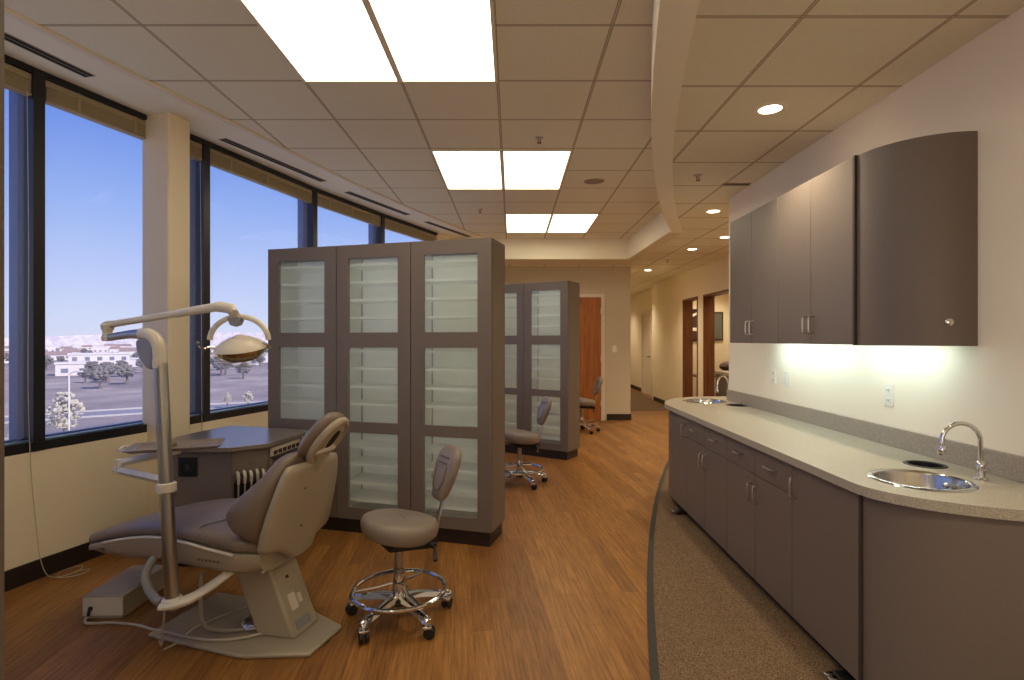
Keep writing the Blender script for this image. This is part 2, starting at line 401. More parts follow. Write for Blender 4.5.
# far part of wall and the end door wall
FW = 9.8
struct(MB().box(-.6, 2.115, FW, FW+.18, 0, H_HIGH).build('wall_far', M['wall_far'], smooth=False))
struct(MB().box(1.985, 2.115, FW+.18, 19, 0, H_LOW).build('wall_hallway', M['wall_cream'], smooth=False))
struct(MB().box(1.69, 2.127, FW-.012, FW, 0, .11).box(2.115, 2.127, FW, 19, 0, .11).build('baseboard_far', M['base_dark'], smooth=False))
struct(MB().box(-.6, .6, FW-.012, FW, 0, .11).build('baseboard_far.001', M['base_dark'], smooth=False))
struct(MB().box(-4, 5.2, -3.2, -3.05, 0, H_HIGH).build('wall_back', M['wall_cream'], smooth=False))
# wooden door in the far wall
d = sroot('door_1', (.66, FW, 0))
MB().box(0, .93, -.02, .0, .01, 2.19).build('door_leaf', M['door_wood'], d, smooth=False)
MB().box(-.06, 0, -.035, 0, 0, 2.19).box(.93, .99, -.035, 0, 0, 2.19).box(-.06, .99, -.035, 0, 2.19, 2.25).build('door_casing', M['frame_white'], d, smooth=False)
hm = MB()
for z in (.3, 1.1, 1.95): hm.box(.915, .935, -.026, -.018, z-.05, z+.05)
hm.build('hinge', M['brushed'], d, smooth=False)
hd = MB().tube([(.08, -.02, 1.0), (.08, -.07, 1.0), (.19, -.075, 1.0)], .01, 8); hd.build('door_handle', M['brushed'], d)
# right wall behind the counter, and the wall that closes the hall behind it
WR = 2.015; WEND = 5.10
struct(MB().box(WR, WR+.15, -3.05, WEND, 0, H_HIGH).build('wall_right', M['wall_right'], smooth=False))
struct(MB().box(WR+.15, 5.1, 4.6, 4.75, 0, H_LOW).build('wall_side', M['wall_cream'], smooth=False))
# hall wall with two wood lined openings
HX = 3.36; HT = .17
O2 = (7.5, 9.62); O1 = (9.92, 10.78); DZ = 2.22
HEND = 13.0
hw = MB()
for y0, y1 in ((4.75, O2[0]), (O2[1], O1[0]), (O1[1], HEND)): hw.box(HX, HX+HT, y0, y1, 0, H_LOW)
for y0, y1 in (O1, O2): hw.box(HX, HX+HT, y0, y1, DZ, H_LOW)
struct(hw.build('wall_hall_right', M['wall_cream'], smooth=False))
for k, (y0, y1) in enumerate((O1, O2)):
    j = sroot('door_%d' % (k+2), (HX, y0, 0)); W = y1-y0
    MB().box(-.012, HT+.01, 0, .03, 0, DZ-.03).box(-.012, HT+.01, W-.03, W, 0, DZ-.03).box(-.012, HT+.01, 0, W, DZ-.03, DZ).build('door_jamb', M['jamb_wood'], j, smooth=False)
struct(MB().box(HX-.012, HX, O1[1], HEND, 0, .1).build('baseboard_hall', M['base_dark'], smooth=False))
# hall steps back beyond, with a pale door
struct(MB().box(HX+.22, HX+.4, HEND, 19, 0, H_LOW).box(HX, HX+.4, HEND, HEND+.15, 0, H_LOW).build('wall_hall_end', M['wall_cream'], smooth=False))
struct(MB().box(1.9, 4.0, 18.6, 18.8, 0, H_LOW).build('wall_end', M['wall_cream'], smooth=False))
struct(MB().box(HX+.208, HX+.22, HEND+.15, 18.6, 0, .1).build('baseboard_hall.001', M['base_dark'], smooth=False))
d = sroot('door_4', (HX+.22, 14.0, 0))
MB().box(-.02, 0, 0, .92, 0, 2.1).build('door_leaf', M['gyp_dark'], d, smooth=False)
MB().box(-.05, 0, -.08, 0, 0, 2.1).box(-.05, 0, .92, 1.0, 0, 2.1).box(-.05, 0, -.08, 1.0, 2.1, 2.2).build('door_casing', M['frame_white'], d, smooth=False)
MB().tube([(-.02, .1, 1.0), (-.08, .1, 1.0), (-.085, .2, 1.0)], .013, 8).build('door_handle', M['picture_dark'], d)
# rooms behind the two openings
struct(MB().box(4.75, 4.9, 4.75, HEND, 0, H_LOW).build('wall_room', M['wall_cream'], smooth=False))
struct(MB().box(HX+HT, 4.75, 11.6, 11.75, 0, H_LOW).build('wall_room_back', M['wall_cream'], smooth=False))
struct(MB().prism([(3.55, 4.6), (5.1, 4.6), (5.1, 13), (3.55, 13)], -.08, 0).build('floor_room', M['floor'], smooth=False))
struct(MB().box(5.2, 5.3, -3.2, 19, 0, H_HIGH).build('wall_outer', M['wall_cream'], smooth=False))
# structural column at the window
cd = Vector((.286, .958)); cn = Vector((.958, -.286)); c0 = Vector((-2.64, 3.97))-cn*.05
q = [c0, c0+cn*.25, c0+cn*.25+cd*.185, c0+cd*.185]
struct(MB().prism([tuple(p) for p in q], 0, H_HIGH).build('column', M['wall_cream'], bev=.012))
q = [c0-cd*.012, c0+cn*.262-cd*.012, c0+cn*.262+cd*.197, c0+cd*.197]
struct(MB().prism([tuple(p) for p in q], 0, .11).build('baseboard_column', M['base_dark'], smooth=False))

# ------------------------------------------------------------------ blinds (raised, bunched at the window heads)
BL = {3: 'raised beige slat blind at the left picture edge, thin cord hanging to the floor',
      4: 'raised beige slat blind in the big window left of the cream column',
      5: 'raised beige slat blind in the wide window right of the cream column',
      6: 'raised beige slat blind in the second window past the cream column',
      7: 'raised beige slat blind in the farthest window, above the tall cabinet'}
def make_blind(i, x0, x1, label, cord):
    p0, p1 = WALL[i], WALL[i+1]; loc, a, L = frame_mtx(p0, p1)
    t = thing('window_blind', label, 'blind', (loc[0], loc[1], 0), a, 'raised window blinds')
    z1 = HEADZ-.038
    MB().box(x0, x1, .012, .06, z1-.04, z1).build('headrail', M['blind'], t, bev=.003)
    s = MB()
    for k in range(8): s.box(x0+.004, x1-.004, .012-.001*(k % 2), .06, z1-.05-k*.0088, z1-.044-k*.0088)
    s.build('slats', M['blind'], t, smooth=False)
    MB().box(x0, x1, .01, .062, z1-.130, z1-.115).build('bottom_rail', M['blind'], t, bev=.003)
    for j in range(3):
        x = x0+(x1-x0)*(j+.5)/3; MB().box(x-.012, x+.012, .007, .012, z1-.128, z1).build('ladder_tape', M['blind'], t, smooth=False)
    if cord:
        P = smooth_path(cord, 6); MB().tube(P, .0022, 6).build('pull_cord', M['cable'], t)
    return t
for i in range(3, 8):
    p0, p1 = WALL[i], WALL[i+1]; L = math.dist(p0, p1)
    cord = None
    if i == 3: cord = [(L-.06, .0, HEADZ-.15), (L-.055, -.005, 2.0), (L-.06, -.008, 1.2), (L-.05, -.012, .72), (L-.03, -.03, .3), (L-.02, -.05, .12), (L-.0, -.10, .02), (L+.12, -.14, .006), (L+.2, -.08, .006), (L+.11, -.04, .006), (L+.03, -.12, .006), (L+.09, -.2, .006), (L+.17, -.18, .006), (L+.12, -.13, .008)]
    if i == 5: cord = [(-.06, 0, HEADZ-.15), (-.06, -.01, 1.9), (-.055, -.012, .8), (-.05, -.02, .5)]
    make_blind(i, .05, L-.025, BL[i], cord)

# ------------------------------------------------------------------ ceiling fixtures
def make_troffer(label, x0, y0):
    t = thing('ceiling_light_panel', label, 'ceiling light', (x0+.305, y0+.61, H_HIGH), 0, 'paired ceiling light panels')
    f = MB(); w, l, b, z = .305, .61, .018, -.014
    f.box(-w, w, -l, -l+b, z, 0).box(-w, w, l-b, l, z, 0).box(-w, -w+b, -l+b, l-b, z, 0).box(w-b, w, -l+b, l-b, z, 0)
    f.build('frame', M['tbar'], t, smooth=False)
    MB().box(-w+b, w-b, -l+b, l-b, -.008, -.002).build('diffuser', M['troffer'], t, smooth=False)
    # small grip bump near the back edge of the lens
    MB().lathe([(.06, 0), (.05, -.008), (.02, -.012)], 0, l-.09, -.008, seg=20).build('latch', M['troffer'], t)
    return t
LT = [(-1.31, 2.24, 'large bright ceiling light panel nearest the camera, left one of its pair'), (-.70, 2.24, 'large bright ceiling light panel nearest the camera, right one of its pair'),
      (-.70, 4.70, 'bright ceiling light panel of the middle pair, on the side toward the windows'), (-.09, 4.70, 'bright ceiling light panel of the middle pair, beside the round speaker'),
      (-.09, 7.08, 'small far ceiling light panel, window side of the pair above the tall cabinet'), (.52, 7.08, 'small far ceiling light panel nearest the lit soffit corner'),
      (-1.92, -.20, 'added ceiling light panel overhead behind the camera, window side of its pair'), (-1.31, -.20, 'added ceiling light panel overhead behind the camera, counter side of its pair')]  # this unseen pair is added to brighten the room
for x, y, l in LT: make_troffer(l, x, y)

def make_downlight(label, x, y):
    t = thing('recessed_downlight', label, 'ceiling light', (x, y, H_LOW), 0, 'round recessed downlights')
    MB().lathe([(.062, -.001), (.062, -.006), (.085, -.006), (.092, -.001)], seg=28, caps=False).build('trim_ring', M['tbar'], t)
    MB().lathe([(.063, -.003), (.04, -.005), (.01, -.0055)], seg=28).build('lamp_disc', M['lamp'], t)
    l = bpy.data.lights.new('downlight', 'SPOT'); l.energy = 74; l.spot_size = math.radians(125); l.spot_blend = .8; l.color = (1, .84, .60); l.shadow_soft_size = .06
    o = bpy.data.objects.new('bulb', l); C.objects.link(o); o.parent = t; o.location = (0, 0, -.03)
DL = [(1.464, 3.115, 'bright round downlight in the dropped ceiling just left of the wall cabinets'), (2.05, 5.59, 'second round downlight, beyond the wall cabinets'),
      (2.72, 7.0, 'small round downlight half hidden behind the wall cabinet edge'), (2.60, 7.92, 'small round downlight over the hall openings'), (2.55, 10.3, 'farthest small round downlight, deep in the hallway'),
      (1.464, .3, 'added round downlight above the counter end, outside the picture'),  # unseen lamp added for more light on the near wall
      (2.75, 13.4, 'added round downlight deep in the hallway past the step in the wall'), (2.75, 16.2, 'added round downlight at the very end of the hallway'), (4.1, 9.0, 'added round downlight in the room behind the nearer hall opening'), (4.1, 10.95, 'added round downlight in the room behind the farther hall opening')]  # these four are added to light the hall end and side rooms
for x, y, l in DL: make_downlight(l, x, y)

def make_sprinkler(label, x, y, h):
    t = thing('fire_sprinkler', label, 'sprinkler', (x, y, h), 0, 'ceiling sprinklers')
    MB().lathe([(.034, 0), (.032, -.006), (.010, -.008), (.008, -.02)], seg=16).build('escutcheon', M['brushed'], t)
    MB().tube([(-.009, 0, -.018), (-.012, 0, -.032), (0, 0, -.043), (.012, 0, -.032), (.009, 0, -.018)], .0035, 6).build('yoke', M['copper'], t)
    MB().lathe([(.018, -.042), (.018, -.045)], seg=14).build('deflector', M['copper'], t)
SP = [(.22, 4.43, H_HIGH, 'small ceiling sprinkler just before the middle light pair'), (-.40, 6.86, H_HIGH, 'tiny ceiling sprinkler above the tall cabinet, window side'),
      (1.48, 4.37, H_LOW, 'small sprinkler in the dropped ceiling between the two nearest downlights'), (2.55, 9.0, H_LOW, 'tiny sprinkler in the dropped ceiling by the hallway')]
for x, y, h, l in SP: make_sprinkler(l, x, y, h)
t = thing('ceiling_speaker', 'round beige grille speaker flush in the ceiling tiles', 'speaker', (.84, 5.62, H_HIGH))
MB().lathe([(.118, 0), (.118, -.008), (.105, -.01)], seg=28, caps=False).build('rim', M['tbar'], t)
MB().lathe([(.107, -.006), (.01, -.009)], seg=28).build('grille', M['slot_trim'], t)
# slot diffusers in the gypsum strip
def make_slot(label, p0, p1):
    p0, p1 = Vector(p0), Vector(p1); dr = p1-p0; L = dr.length
    t = thing('slot_diffuser', label, 'air vent', (p0.x, p0.y, H_HIGH-.008), math.atan2(dr.y, dr.x), 'slot air diffusers by the windows')
    MB().box(0, L, -.04, .04, -.004, 0).build('trim_plate', M['slot_trim'], t, smooth=False)
    MB().box(.01, L-.01, -.034, -.008, -.0055, -.0035).build('slot', M['diffuser_slot'], t, smooth=False)
    MB().box(.01, L-.01, .004, .03, -.0055, -.0035).build('slot', M['diffuser_slot'], t, smooth=False)
make_slot('black twin slot vent above the window at the left picture edge', (-2.90, 2.15), (-2.60, 3.385))
make_slot('twin slot vent just past the cream column', (-2.34, 4.43), (-1.93, 5.62))
make_slot('twin slot vent second past the cream column', (-1.81, 6.02), (-1.35, 7.12))
make_slot('twin slot vent third past the cream column, above the cabinet', (-1.18, 7.54), (-.67, 8.63))
t = thing('return_grille', 'slim ceiling air grille where the dropped ceiling meets the wall', 'air vent', (1.87, 4.62, H_LOW))
MB().box(-.10, .13, -.03, .03, -.006, 0).build('frame', M['slot_trim'], t, smooth=False)
MB().box(-.09, .12, -.02, -.004, -.008, -.005).build('slot', M['diffuser_slot'], t, smooth=False)

# ------------------------------------------------------------------ tall glass-front storage cabinets
CW, CDP, CH = 1.83, .33, 2.134
def make_tall_cabinet(label, loc, rz):
    t = thing('storage_cabinet', label, 'cabinet', loc, rz, 'tall glass fronted cabinets')
    # local: x 0..-CW to the left of the front right corner, y into the case
    MB().box(-CW+.02, -.02, .02, CDP-.02, 0, .1).build('plinth', M['base_dark'], t, smooth=False)
    c = MB(); T = .035
    c.box(-T, 0, .022, CDP-.022, .1, CH).box(-CW, -CW+T, .022, CDP-.022, .1, CH).box(-CW+T, -T, .022, CDP-.022, CH-T, CH).box(-CW+T, -T, .022, CDP-.022, .1, .1+T)
    B = CW/3
    for k in (1, 2): c.box(-CW+k*B-.018, -CW+k*B+.018, .022, CDP-.022, .1+T, CH-T)
    c.build('carcass', M['laminate'], t, smooth=False)
    OPEN = [(.19, .745), (.825, 1.375), (1.485, 2.035)]
    SH = [.235, .365, .50, .63, .95, 1.08, 1.215, 1.345, 1.595, 1.727, 1.858, 1.99]
    for k in range(3):
        ln = MB(); xa = -CW+k*B+(.036 if k == 0 else .019); xb = -CW+(k+1)*B-(.036 if k == 2 else .019)
        ln.box(xa, xa+.006, .026, CDP-.024, .14, CH-.04).box(xb-.006, xb, .026, CDP-.024, .14, CH-.04).build('bounce_liner', M['shelf_white'], t, smooth=False)  # white sheets added to brighten the inside of the case
    for k in range(3):
        x0 = -CW+k*B+.003; x1 = -CW+(k+1)*B-.003; w = .10; f = MB()
        f.box(x0, x0+w, 0, .022, .103, CH).box(x1-w, x1, 0, .022, .103, CH)
        zz = [.103]+[z for o in OPEN for z in o]+[CH]
        for z0, z1 in zip(zz[::2], zz[1::2]): f.box(x0+w, x1-w, 0, .022, z0, z1)
        o = f.build('door', M['laminate'], t, smooth=False)
        for z0, z1 in OPEN: MB().box(x0+w-.004, x1-w+.004, .008, .014, z0-.004, z1+.004).build('glass_pane', M['cab_glass'], o, smooth=False)
        b = MB(); w = .03; y0, y1 = CDP-.022, CDP
        b.box(x0, x0+w, y0, y1, .103, CH).box(x1-w, x1, y0, y1, .103, CH).box(x0+w, x1-w, y0, y1, .103, .16).box(x0+w, x1-w, y0, y1, CH-.06, CH)
        o = b.build('back_door', M['laminate'], t, smooth=False)
        MB().box(x0+w-.004, x1-w+.004, CDP-.014, CDP-.008, .156, CH-.056).build('glass_pane', M['frost'], o, smooth=False)
    for k in range(3):
        x0 = -CW+k*B+.045; x1 = -CW+(k+1)*B-.045
        for z in SH: MB().box(x0, x1, .032, CDP-.03, z-.008, z+.008).build('shelf', M['shelf_white'], t, smooth=False)
    return t
RZ = math.atan2(-.5, 1.76)
cab = make_tall_cabinet('large taupe cabinet with three columns of glass panels beside the dental chair', (-.14, 3.77, 0), RZ)
dup(cab, (.663, 6.5, 0), math.radians(-32), 'farther taupe cabinet with glass panels, behind the second stool')
dup(cab, (-.977, .73, 0), 0, 'dark taupe cabinet edge cut off at the left side of the picture')

# ------------------------------------------------------------------ dental chair
CO = (-1.3, 2.75, 0); CR = math.atan2(-.275, .962)
t = thing('dental_chair', 'reclining taupe dental chair on a beige floor plate by the windows', 'dental chair', CO, CR)
MB().prism([(-.40, -.235), (.16, -.262), (.45, -.165), (.455, .09), (.17, .205), (-.42, .215)], .0, .022).build('floor_plate', M['beige_plastic'], t, bev=.008)
# leaning pedestal
def lean(z): return -.15*(z/.34)
rings = []
for z in (.02, .12, .22, .33, .37):
    o = lean(z); rings.append([Vector((o+s, tt, z)) for s, tt in ((.125, -.105), (.325, -.09), (.325, .10), (.125, .105))])
ped = MB().loft(rings).build('pedestal', M['beige_plastic'], t, bev=.012)
def on_end(z, tt, ds=.004): return Vector((.325+lean(z)+ds, tt, z))
def end_plate(z0, z1, t0, t1, thick):
    m = MB(); a = [on_end(z0, t0, 0), on_end(z0, t1, 0), on_end(z1, t1, 0), on_end(z1, t0, 0)]; n = Vector((thick, 0, thick*.4))
    return m.loft([a, [p+n for p in a]])
end_plate(.045, .085, -.05, .05, .003).build('rating_label', M['label_grey'], ped, smooth=False)
end_plate(.13, .20, -.045, .0, .006).build('switch_plate', M['white_plastic'], ped, smooth=False)
end_plate(.145, .185, .01, .03, .012).build('power_switch', M['white_plastic'], ped, smooth=False)
end_plate(.265, .278, -.012, .004, .004).build('bolt', M['rubber'], ped, smooth=False)
# seat frame (lower shell) and cushion, lofted along the chair
ST = [(-.86, .345, .375, .15), (-.84, .335, .385, .185), (-.70, .335, .425, .215), (-.55, .345, .465, .235), (-.40, .36, .495, .25), (-.28, .365, .505, .258), (-.15, .36, .50, .262), (0., .355, .482, .262), (.12, .35, .462, .25), (.22, .355, .45, .20)]
def section(s, z0, z1, w, n=6, top=.35, bot=.6):
    """rounded-box section across the chair at s"""
    h = (z1-z0)/2; zc = (z0+z1)/2; out = []
    for k in range(24):
        a = 2*PI*k/24; ca, sa = math.cos(a), math.sin(a)
        e = .35
        out.append(Vector((s, w*abs(ca)**e*(1 if ca >= 0 else -1), zc+h*abs(sa)**(.55)*(1 if sa >= 0 else -1))))
    return out
def section_low(s, z0, z1, w): # flat lip at the top, belly tapering in below
    return [Vector((s, y*w, z)) for y, z in ((-1.0, z1), (-1.02, z1-.012), (-1.0, z1-.03), (-.985, z0+.045), (-.86, z0+.012), (-.6, z0), (.6, z0), (.86, z0+.012), (.985, z0+.045), (1.0, z1-.03), (1.02, z1-.012), (1.0, z1))]
MB().loft([section_low(s, z0, z1, w) for s, z0, z1, w in ST]).build('seat_frame', M['beige_plastic'], t, angle=60)
CU = [(-.885, .385, .41, .11), (-.88, .378, .422, .15), (-.85, .375, .435, .18), (-.72, .415, .475, .212), (-.55, .455, .52, .233), (-.40, .485, .548, .25), (-.28, .497, .558, .258), (-.15, .492, .555, .262), (0, .474, .545, .262), (.12, .455, .53, .25), (.2, .445, .515, .21), (.22, .455, .50, .17)]
seat = MB().loft([section(s, z0, z1, w) for s, z0, z1, w in CU]).build('seat_cushion', M['vinyl'], t, angle=70)
MB().tube([(-.12+.07*(1-(y/.24)**2), y, .559-.0*abs(y)-.035*max(0, abs(y)-.2)/.05) for y in [(-.25+.025*i) for i in range(21)]], .0035, 6).build('seam', M['vinyl_seam'], seat)
for sd in (-1, 1):
    MB().tube(smooth_path([(q, sd*w*1.02, z1-.004) for q, z0, z1, w in ST[2:-1]], 4), .007, 8).build('trim_strip', M['white_plastic'], t)
# backrest: wing-sided cushion lofted upward
BK = [(0.485, 0.232, 0.202, 0.150), (0.499, 0.236, 0.188, 0.215), (0.548, 0.249, 0.110, 0.266), (0.597, 0.263, 0.078, 0.282), (0.640, 0.275, 0.069, 0.288), (0.684, 0.289, 0.094, 0.282), (0.733, 0.304, 0.150, 0.266), (0.781, 0.319, 0.207, 0.240), (0.830, 0.334, 0.243, 0.210), (0.874, 0.345, 0.265, 0.175), (0.903, 0.351, 0.284, 0.130)]
rings = []
for z, sb, sf, w in BK:
    d = (sb-sf); r = []
    for s_, y in ((1, -.55), (.98, -.82), (.80, -.97), (.5, -1), (.2, -.98), (.03, -.92), (0, -.84), (.14, -.74), (.42, -.5), (.5, 0), (.42, .5), (.14, .74), (0, .84), (.03, .92), (.2, .98), (.5, 1), (.80, .97), (.98, .82), (1, .55), (1, 0)):
        r.append(Vector((sf+d*s_, y*w, z)))
    rings.append(r)
back = MB().loft(rings).build('back_cushion', M['vinyl'], t, sub=1)
# hard shell behind the cushion, narrowing into the pedestal
SB = [(.385, .235, .04, .05), (.42, .232, .05, .085), (.45, .228, .055, .15), (.468, .228, .058, .228), (.49, .232, .06, .243), (.56, .252, .058, .245), (.65, .278, .054, .238), (.74, .306, .048, .224), (.81, .328, .040, .207), (.842, .338, .034, .19), (.853, .342, .022, .175)]
rings = []
for z, s, d, w in SB:
    rings.append([Vector((s+a*d, y*w, z)) for a, y in ((0, -.98), (.55, -1), (.85, -.93), (1.0, -.6), (1.05, 0), (1.0, .6), (.85, .93), (.55, 1), (0, .98))])
shell = MB().loft(rings).build('back_shell', M['beige_plastic'], t, angle=50)
for z, y, s in ((.73, -.06, .351), (.54, -.03, .306)): MB().ball((s, y, z), .006, seg=8, rings=6).build('bolt', M['rubber'], shell)
# neck link between shell and pedestal, with pivot pins
MB().prism([(.0, .33), (.165, .33), (.29, .47), (.235, .50), (.09, .43)], -.05, .05, Matrix(((1, 0, 0, 0), (0, 0, 1, 0), (0, 1, 0, 0), (0, 0, 0, 1)))).build('back_link', M['beige_plastic'], t, bev=.006)
MB().tube([(.06, -.19, .39), (.185, -.15, .355)], .014, 10).ball((.19, -.148, .353), .017, seg=10, rings=8).build('recline_strut', M['brushed'], t)
MB().tube([(.17, -.14, .415), (.17, .14, .415)], .022, 14).build('pivot_pin', M['black'], t)
# headrest: pad in front, moulded loop behind
ax = Vector((.62, 0, .785)).normalized(); nrm = Vector((.785, 0, -.62))
hc = Vector((.405, 0, .970))
rings = []
for u, w, d in ((-.115, .05, .012), (-.108, .085, .024), (-.085, .108, .036), (-.04, .118, .044), (.02, .116, .046), (.08, .10, .042), (.115, .075, .032), (.128, .045, .018)):
    rings.append([hc+ax*u+Vector((0, w*math.cos(2*PI*k/20)*1.0, 0))+nrm*(-.005+d*math.sin(2*PI*k/20)) for k in range(20)])
head = MB().loft(rings).build('headrest', M['vinyl'], t)
loop = [hc+nrm*.038+ax*(.125*math.sin(2*PI*k/28))+Vector((0, .085*math.cos(2*PI*k/28), 0)) for k in range(28)]
MB().tube(loop, .020, 10, closed=True, flat=(1, 1)).build('headrest_loop', M['beige_plastic'], head)
MB().loft([[hc+nrm*d+ax*(.112*q*math.sin(2*PI*k/28))+Vector((0, .075*q*math.cos(2*PI*k/28), 0)) for k in range(28)] for d, q in ((.03, 1), (.050, 1), (.054, .9))]).build('headrest_back', M['beige_plastic'], head)
MB().loft([[hc+nrm*d+ax*(.022+.058*math.sin(2*PI*k/24))+Vector((0, .026*math.cos(2*PI*k/24), 0)) for k in range(24)] for d in (.05, .0565)]).build('headrest_slot', M['gap'], head)  # dark plate stands in for the shade inside the opening
MB().tube([hc+nrm*.045-ax*.06, hc+nrm*.05-ax*.16], .03, 10, flat=(1.2, .6)).build('headrest_stem', M['beige_plastic'], head)
MB().tube([hc+nrm*.05-ax*.045+Vector((0, -.07, 0)), hc+nrm*.06-ax*.03+Vector((0, .05, 0))], .012, 10).build('release_lever', M['white_plastic'], head)
# hose loop under the toe side
P = smooth_path([(-.36, -.22, .40), (-.355, -.28, .34), (-.31, -.31, .29), (-.23, -.34, .258), (-.16, -.365, .262)], 6)
MB().tube(P, .02, 12).build('hose', M['hose'], t)
# red-brown badge row on the near side of the frame: illegible dark marks in the photo
bd = MB()
for k in range(6): bd.box(-.075+k*.022, -.062+k*.022, -.263, -.2615, .418, .428)
bd.build('badge', M['vinyl_seam'], t, smooth=False)

# ------------------------------------------------------------------ dental light on its post, with tray arm
t = thing('dental_light', 'dental examination light on a metal post with swing arms and tray', 'dental light', CO, CR)
PB = Vector((-.112, -.36, .27)); PT = Vector((-.18, -.36, 1.33))
lean_p = (PT-PB)
def pole_at(z): return PB+lean_p*((z-PB.z)/lean_p.z)
# foot bracket reaching out from under the chair
MB().tube(smooth_path([(-.135, -.385, .262), (-.10, -.375, .265), (-.04, -.33, .28), (.02, -.24, .325), (.04, -.16, .36)], 5), [.03]*6+[.033]*5+[.03]*10, 14, flat=(.62, 1.25)).build('mount_arm', M['white_plastic'], t)
MB().lathe([(.034, -.02), (.042, -.012), (.042, .014), (.034, .022)], PB.x, PB.y, PB.z).build('pole_socket', M['white_plastic'], t)
MB().tube([PB-lean_p*.03, PT], .029, 20).build('pole', M['alu_pole'], t)
z = .775; p = pole_at(z)
MB().lathe([(.034, -.022), (.04, -.018), (.04, .018), (.034, .022)], p.x, p.y, p.z).build('clamp', M['white_plastic'], t)
p = pole_at(1.345)
MB().lathe([(.030, -.04), (.030, .0)], p.x, p.y, p.z).build('collar', M['white_plastic'], t)
# curved elbow and lower boom toward the windows
wx = Vector((-.962, .275, 0)); wx = Vector((-.90, .10, 0)).normalized()
el = [pole_at(1.33), pole_at(1.375), pole_at(1.41)+wx*.006, pole_at(1.44)+wx*.03, pole_at(1.456)+wx*.07, pole_at(1.457)+wx*.11]
elb = MB().tube(smooth_path(el, 5), .028, 16); elb.build('elbow', M['white_plastic'], t)
e0 = el[-1]; e1 = e0+wx*.245+Vector((0, 0, -.016))
MB().tube([e0-wx*.03, e0+wx*.08, e1], [.026, .02, .017], 14).build('lower_boom', M['alu_pole'], t)
# grey cover plate filling the inside of the bend
MB().prism([(.0, 0), (.0, .09), (.03, .105), (.09, .105), (.115, .09), (.11, .05), (.08, .0), (.045, -.03), (.015, -.04)], -.022, .022,
           Matrix.Translation(pole_at(1.345)+wx*.022+Vector((0, 0, -.01))) @ Matrix(((wx.x, 0, wx.y, 0), (wx.y, 0, -wx.x, 0), (0, 1, 0, 0), (0, 0, 0, 1)))).build('elbow_cover', M['label_grey'], t, bev=.01)
# knuckle and spring arm
kn = e1+Vector((0, 0, .0))
MB().lathe([(.022, -.016), (.026, .0), (.02, .018), (.02, .03), (.026, .04), (.028, .06), (.018, .072)], kn.x, kn.y, kn.z).build('knuckle', M['white_plastic'], t)
tip = Vector((.082, -.28, 1.582))
k2 = kn+Vector((0, 0, .06)); dv = (tip-k2)
MB().tube([k2, k2+dv*.08, k2+dv*.6, k2+dv*.62, tip], [.02, .016, .016, .019, .021], 14).build('spring_arm', M['white_plastic'], t)
MB().tube([tip-dv.normalized()*.02, tip+Vector((.05, 0, -.012)), tip+Vector((.08, -.01, -.03))], [.024, .022, .014], 12).ball(tuple(tip+Vector((.045, 0, -.015))), .023, seg=12, rings=8).build('arm_end', M['white_plastic'], t)
# lamp: yoke, housing, glass, two handles
lc = tip+Vector((.072, .03, -.172))
vx = Vector((.97, .24, 0)).normalized(); vy = Vector((-vx.y, vx.x, 0))
MB().tube([tip+Vector((.05, 0, -.02)), Vector((lc.x-.02, lc.y, lc.z+.125))], .02, 12).build('swivel', M['white_plastic'], t)
MB().prism([(-.035, .0), (.035, .0), (.022, -.035), (0, -.042), (-.022, -.035)], -.018, .018, Matrix.Translation(lc+Vector((0, 0, .122))-vx*.02) @ Matrix(((vx.x, 0, vy.x, 0), (vx.y, 0, vy.y, 0), (0, 1, 0, 0), (0, 0, 0, 1)))).build('swivel_block', M['label_grey'], t, bev=.006)
yk = [lc+vx*(.134*math.cos(a))+Vector((0, 0, .005+.108*math.sin(a))) for a in [math.radians(178-176*i/20) for i in range(21)]]
yk = [p-vx*.006+Vector((0, 0, .012)) for p in yk]
MB().tube(yk, .012, 10, flat=(1, 1)).build('yoke', M['white_plastic'], t)
dome = [(.012, .040), (.05, .036), (.085, .020), (.115, -.004), (.12, -.014), (.115, -.014), (.08, .012), (.04, .026), (.006, .030)]
lm = Matrix.Translation(lc+Vector((0, 0, -.005))) @ Matrix.Rotation(math.radians(14), 4, 'X')
MB().lathe(dome, seg=36, mtx=lm, caps=False, sy=.85).ball((0, 0, .038), .03, .03, .012, mtx=lm).build('lamp_housing', M['white_plastic'], t)
MB().lathe([(.112, -.014), (.104, -.036), (.066, -.064), (.054, -.062), (.045, .004), (.01, .006)], seg=32, mtx=lm, sy=.85).build('reflector', M['reflector'], t)
MB().lathe([(.119, -.014), (.113, -.042), (.088, -.076), (.045, -.097), (.01, -.102)], seg=32, mtx=lm, sy=.85).build('lens', M['lens_glass'], t)
MB().ball((0, 0, -.012), .02, .02, .03, mtx=lm).build('bulb_shield', M['chrome'], t)
for s in (-1, 1):
    b = lc+vx*(s*.115)+Vector((0, 0, -.012))
    MB().tube(smooth_path([b, b+vx*(s*.02)+Vector((0, -.01, .0)), b+vx*(s*.038)+Vector((0, -.02, -.008)), b+vx*(s*.04)+Vector((0, -.045, .01)), b+vx*(s*.03)+Vector((0, -.06, .022))], 4), .006, 8).build('handle', M['chrome'], t)
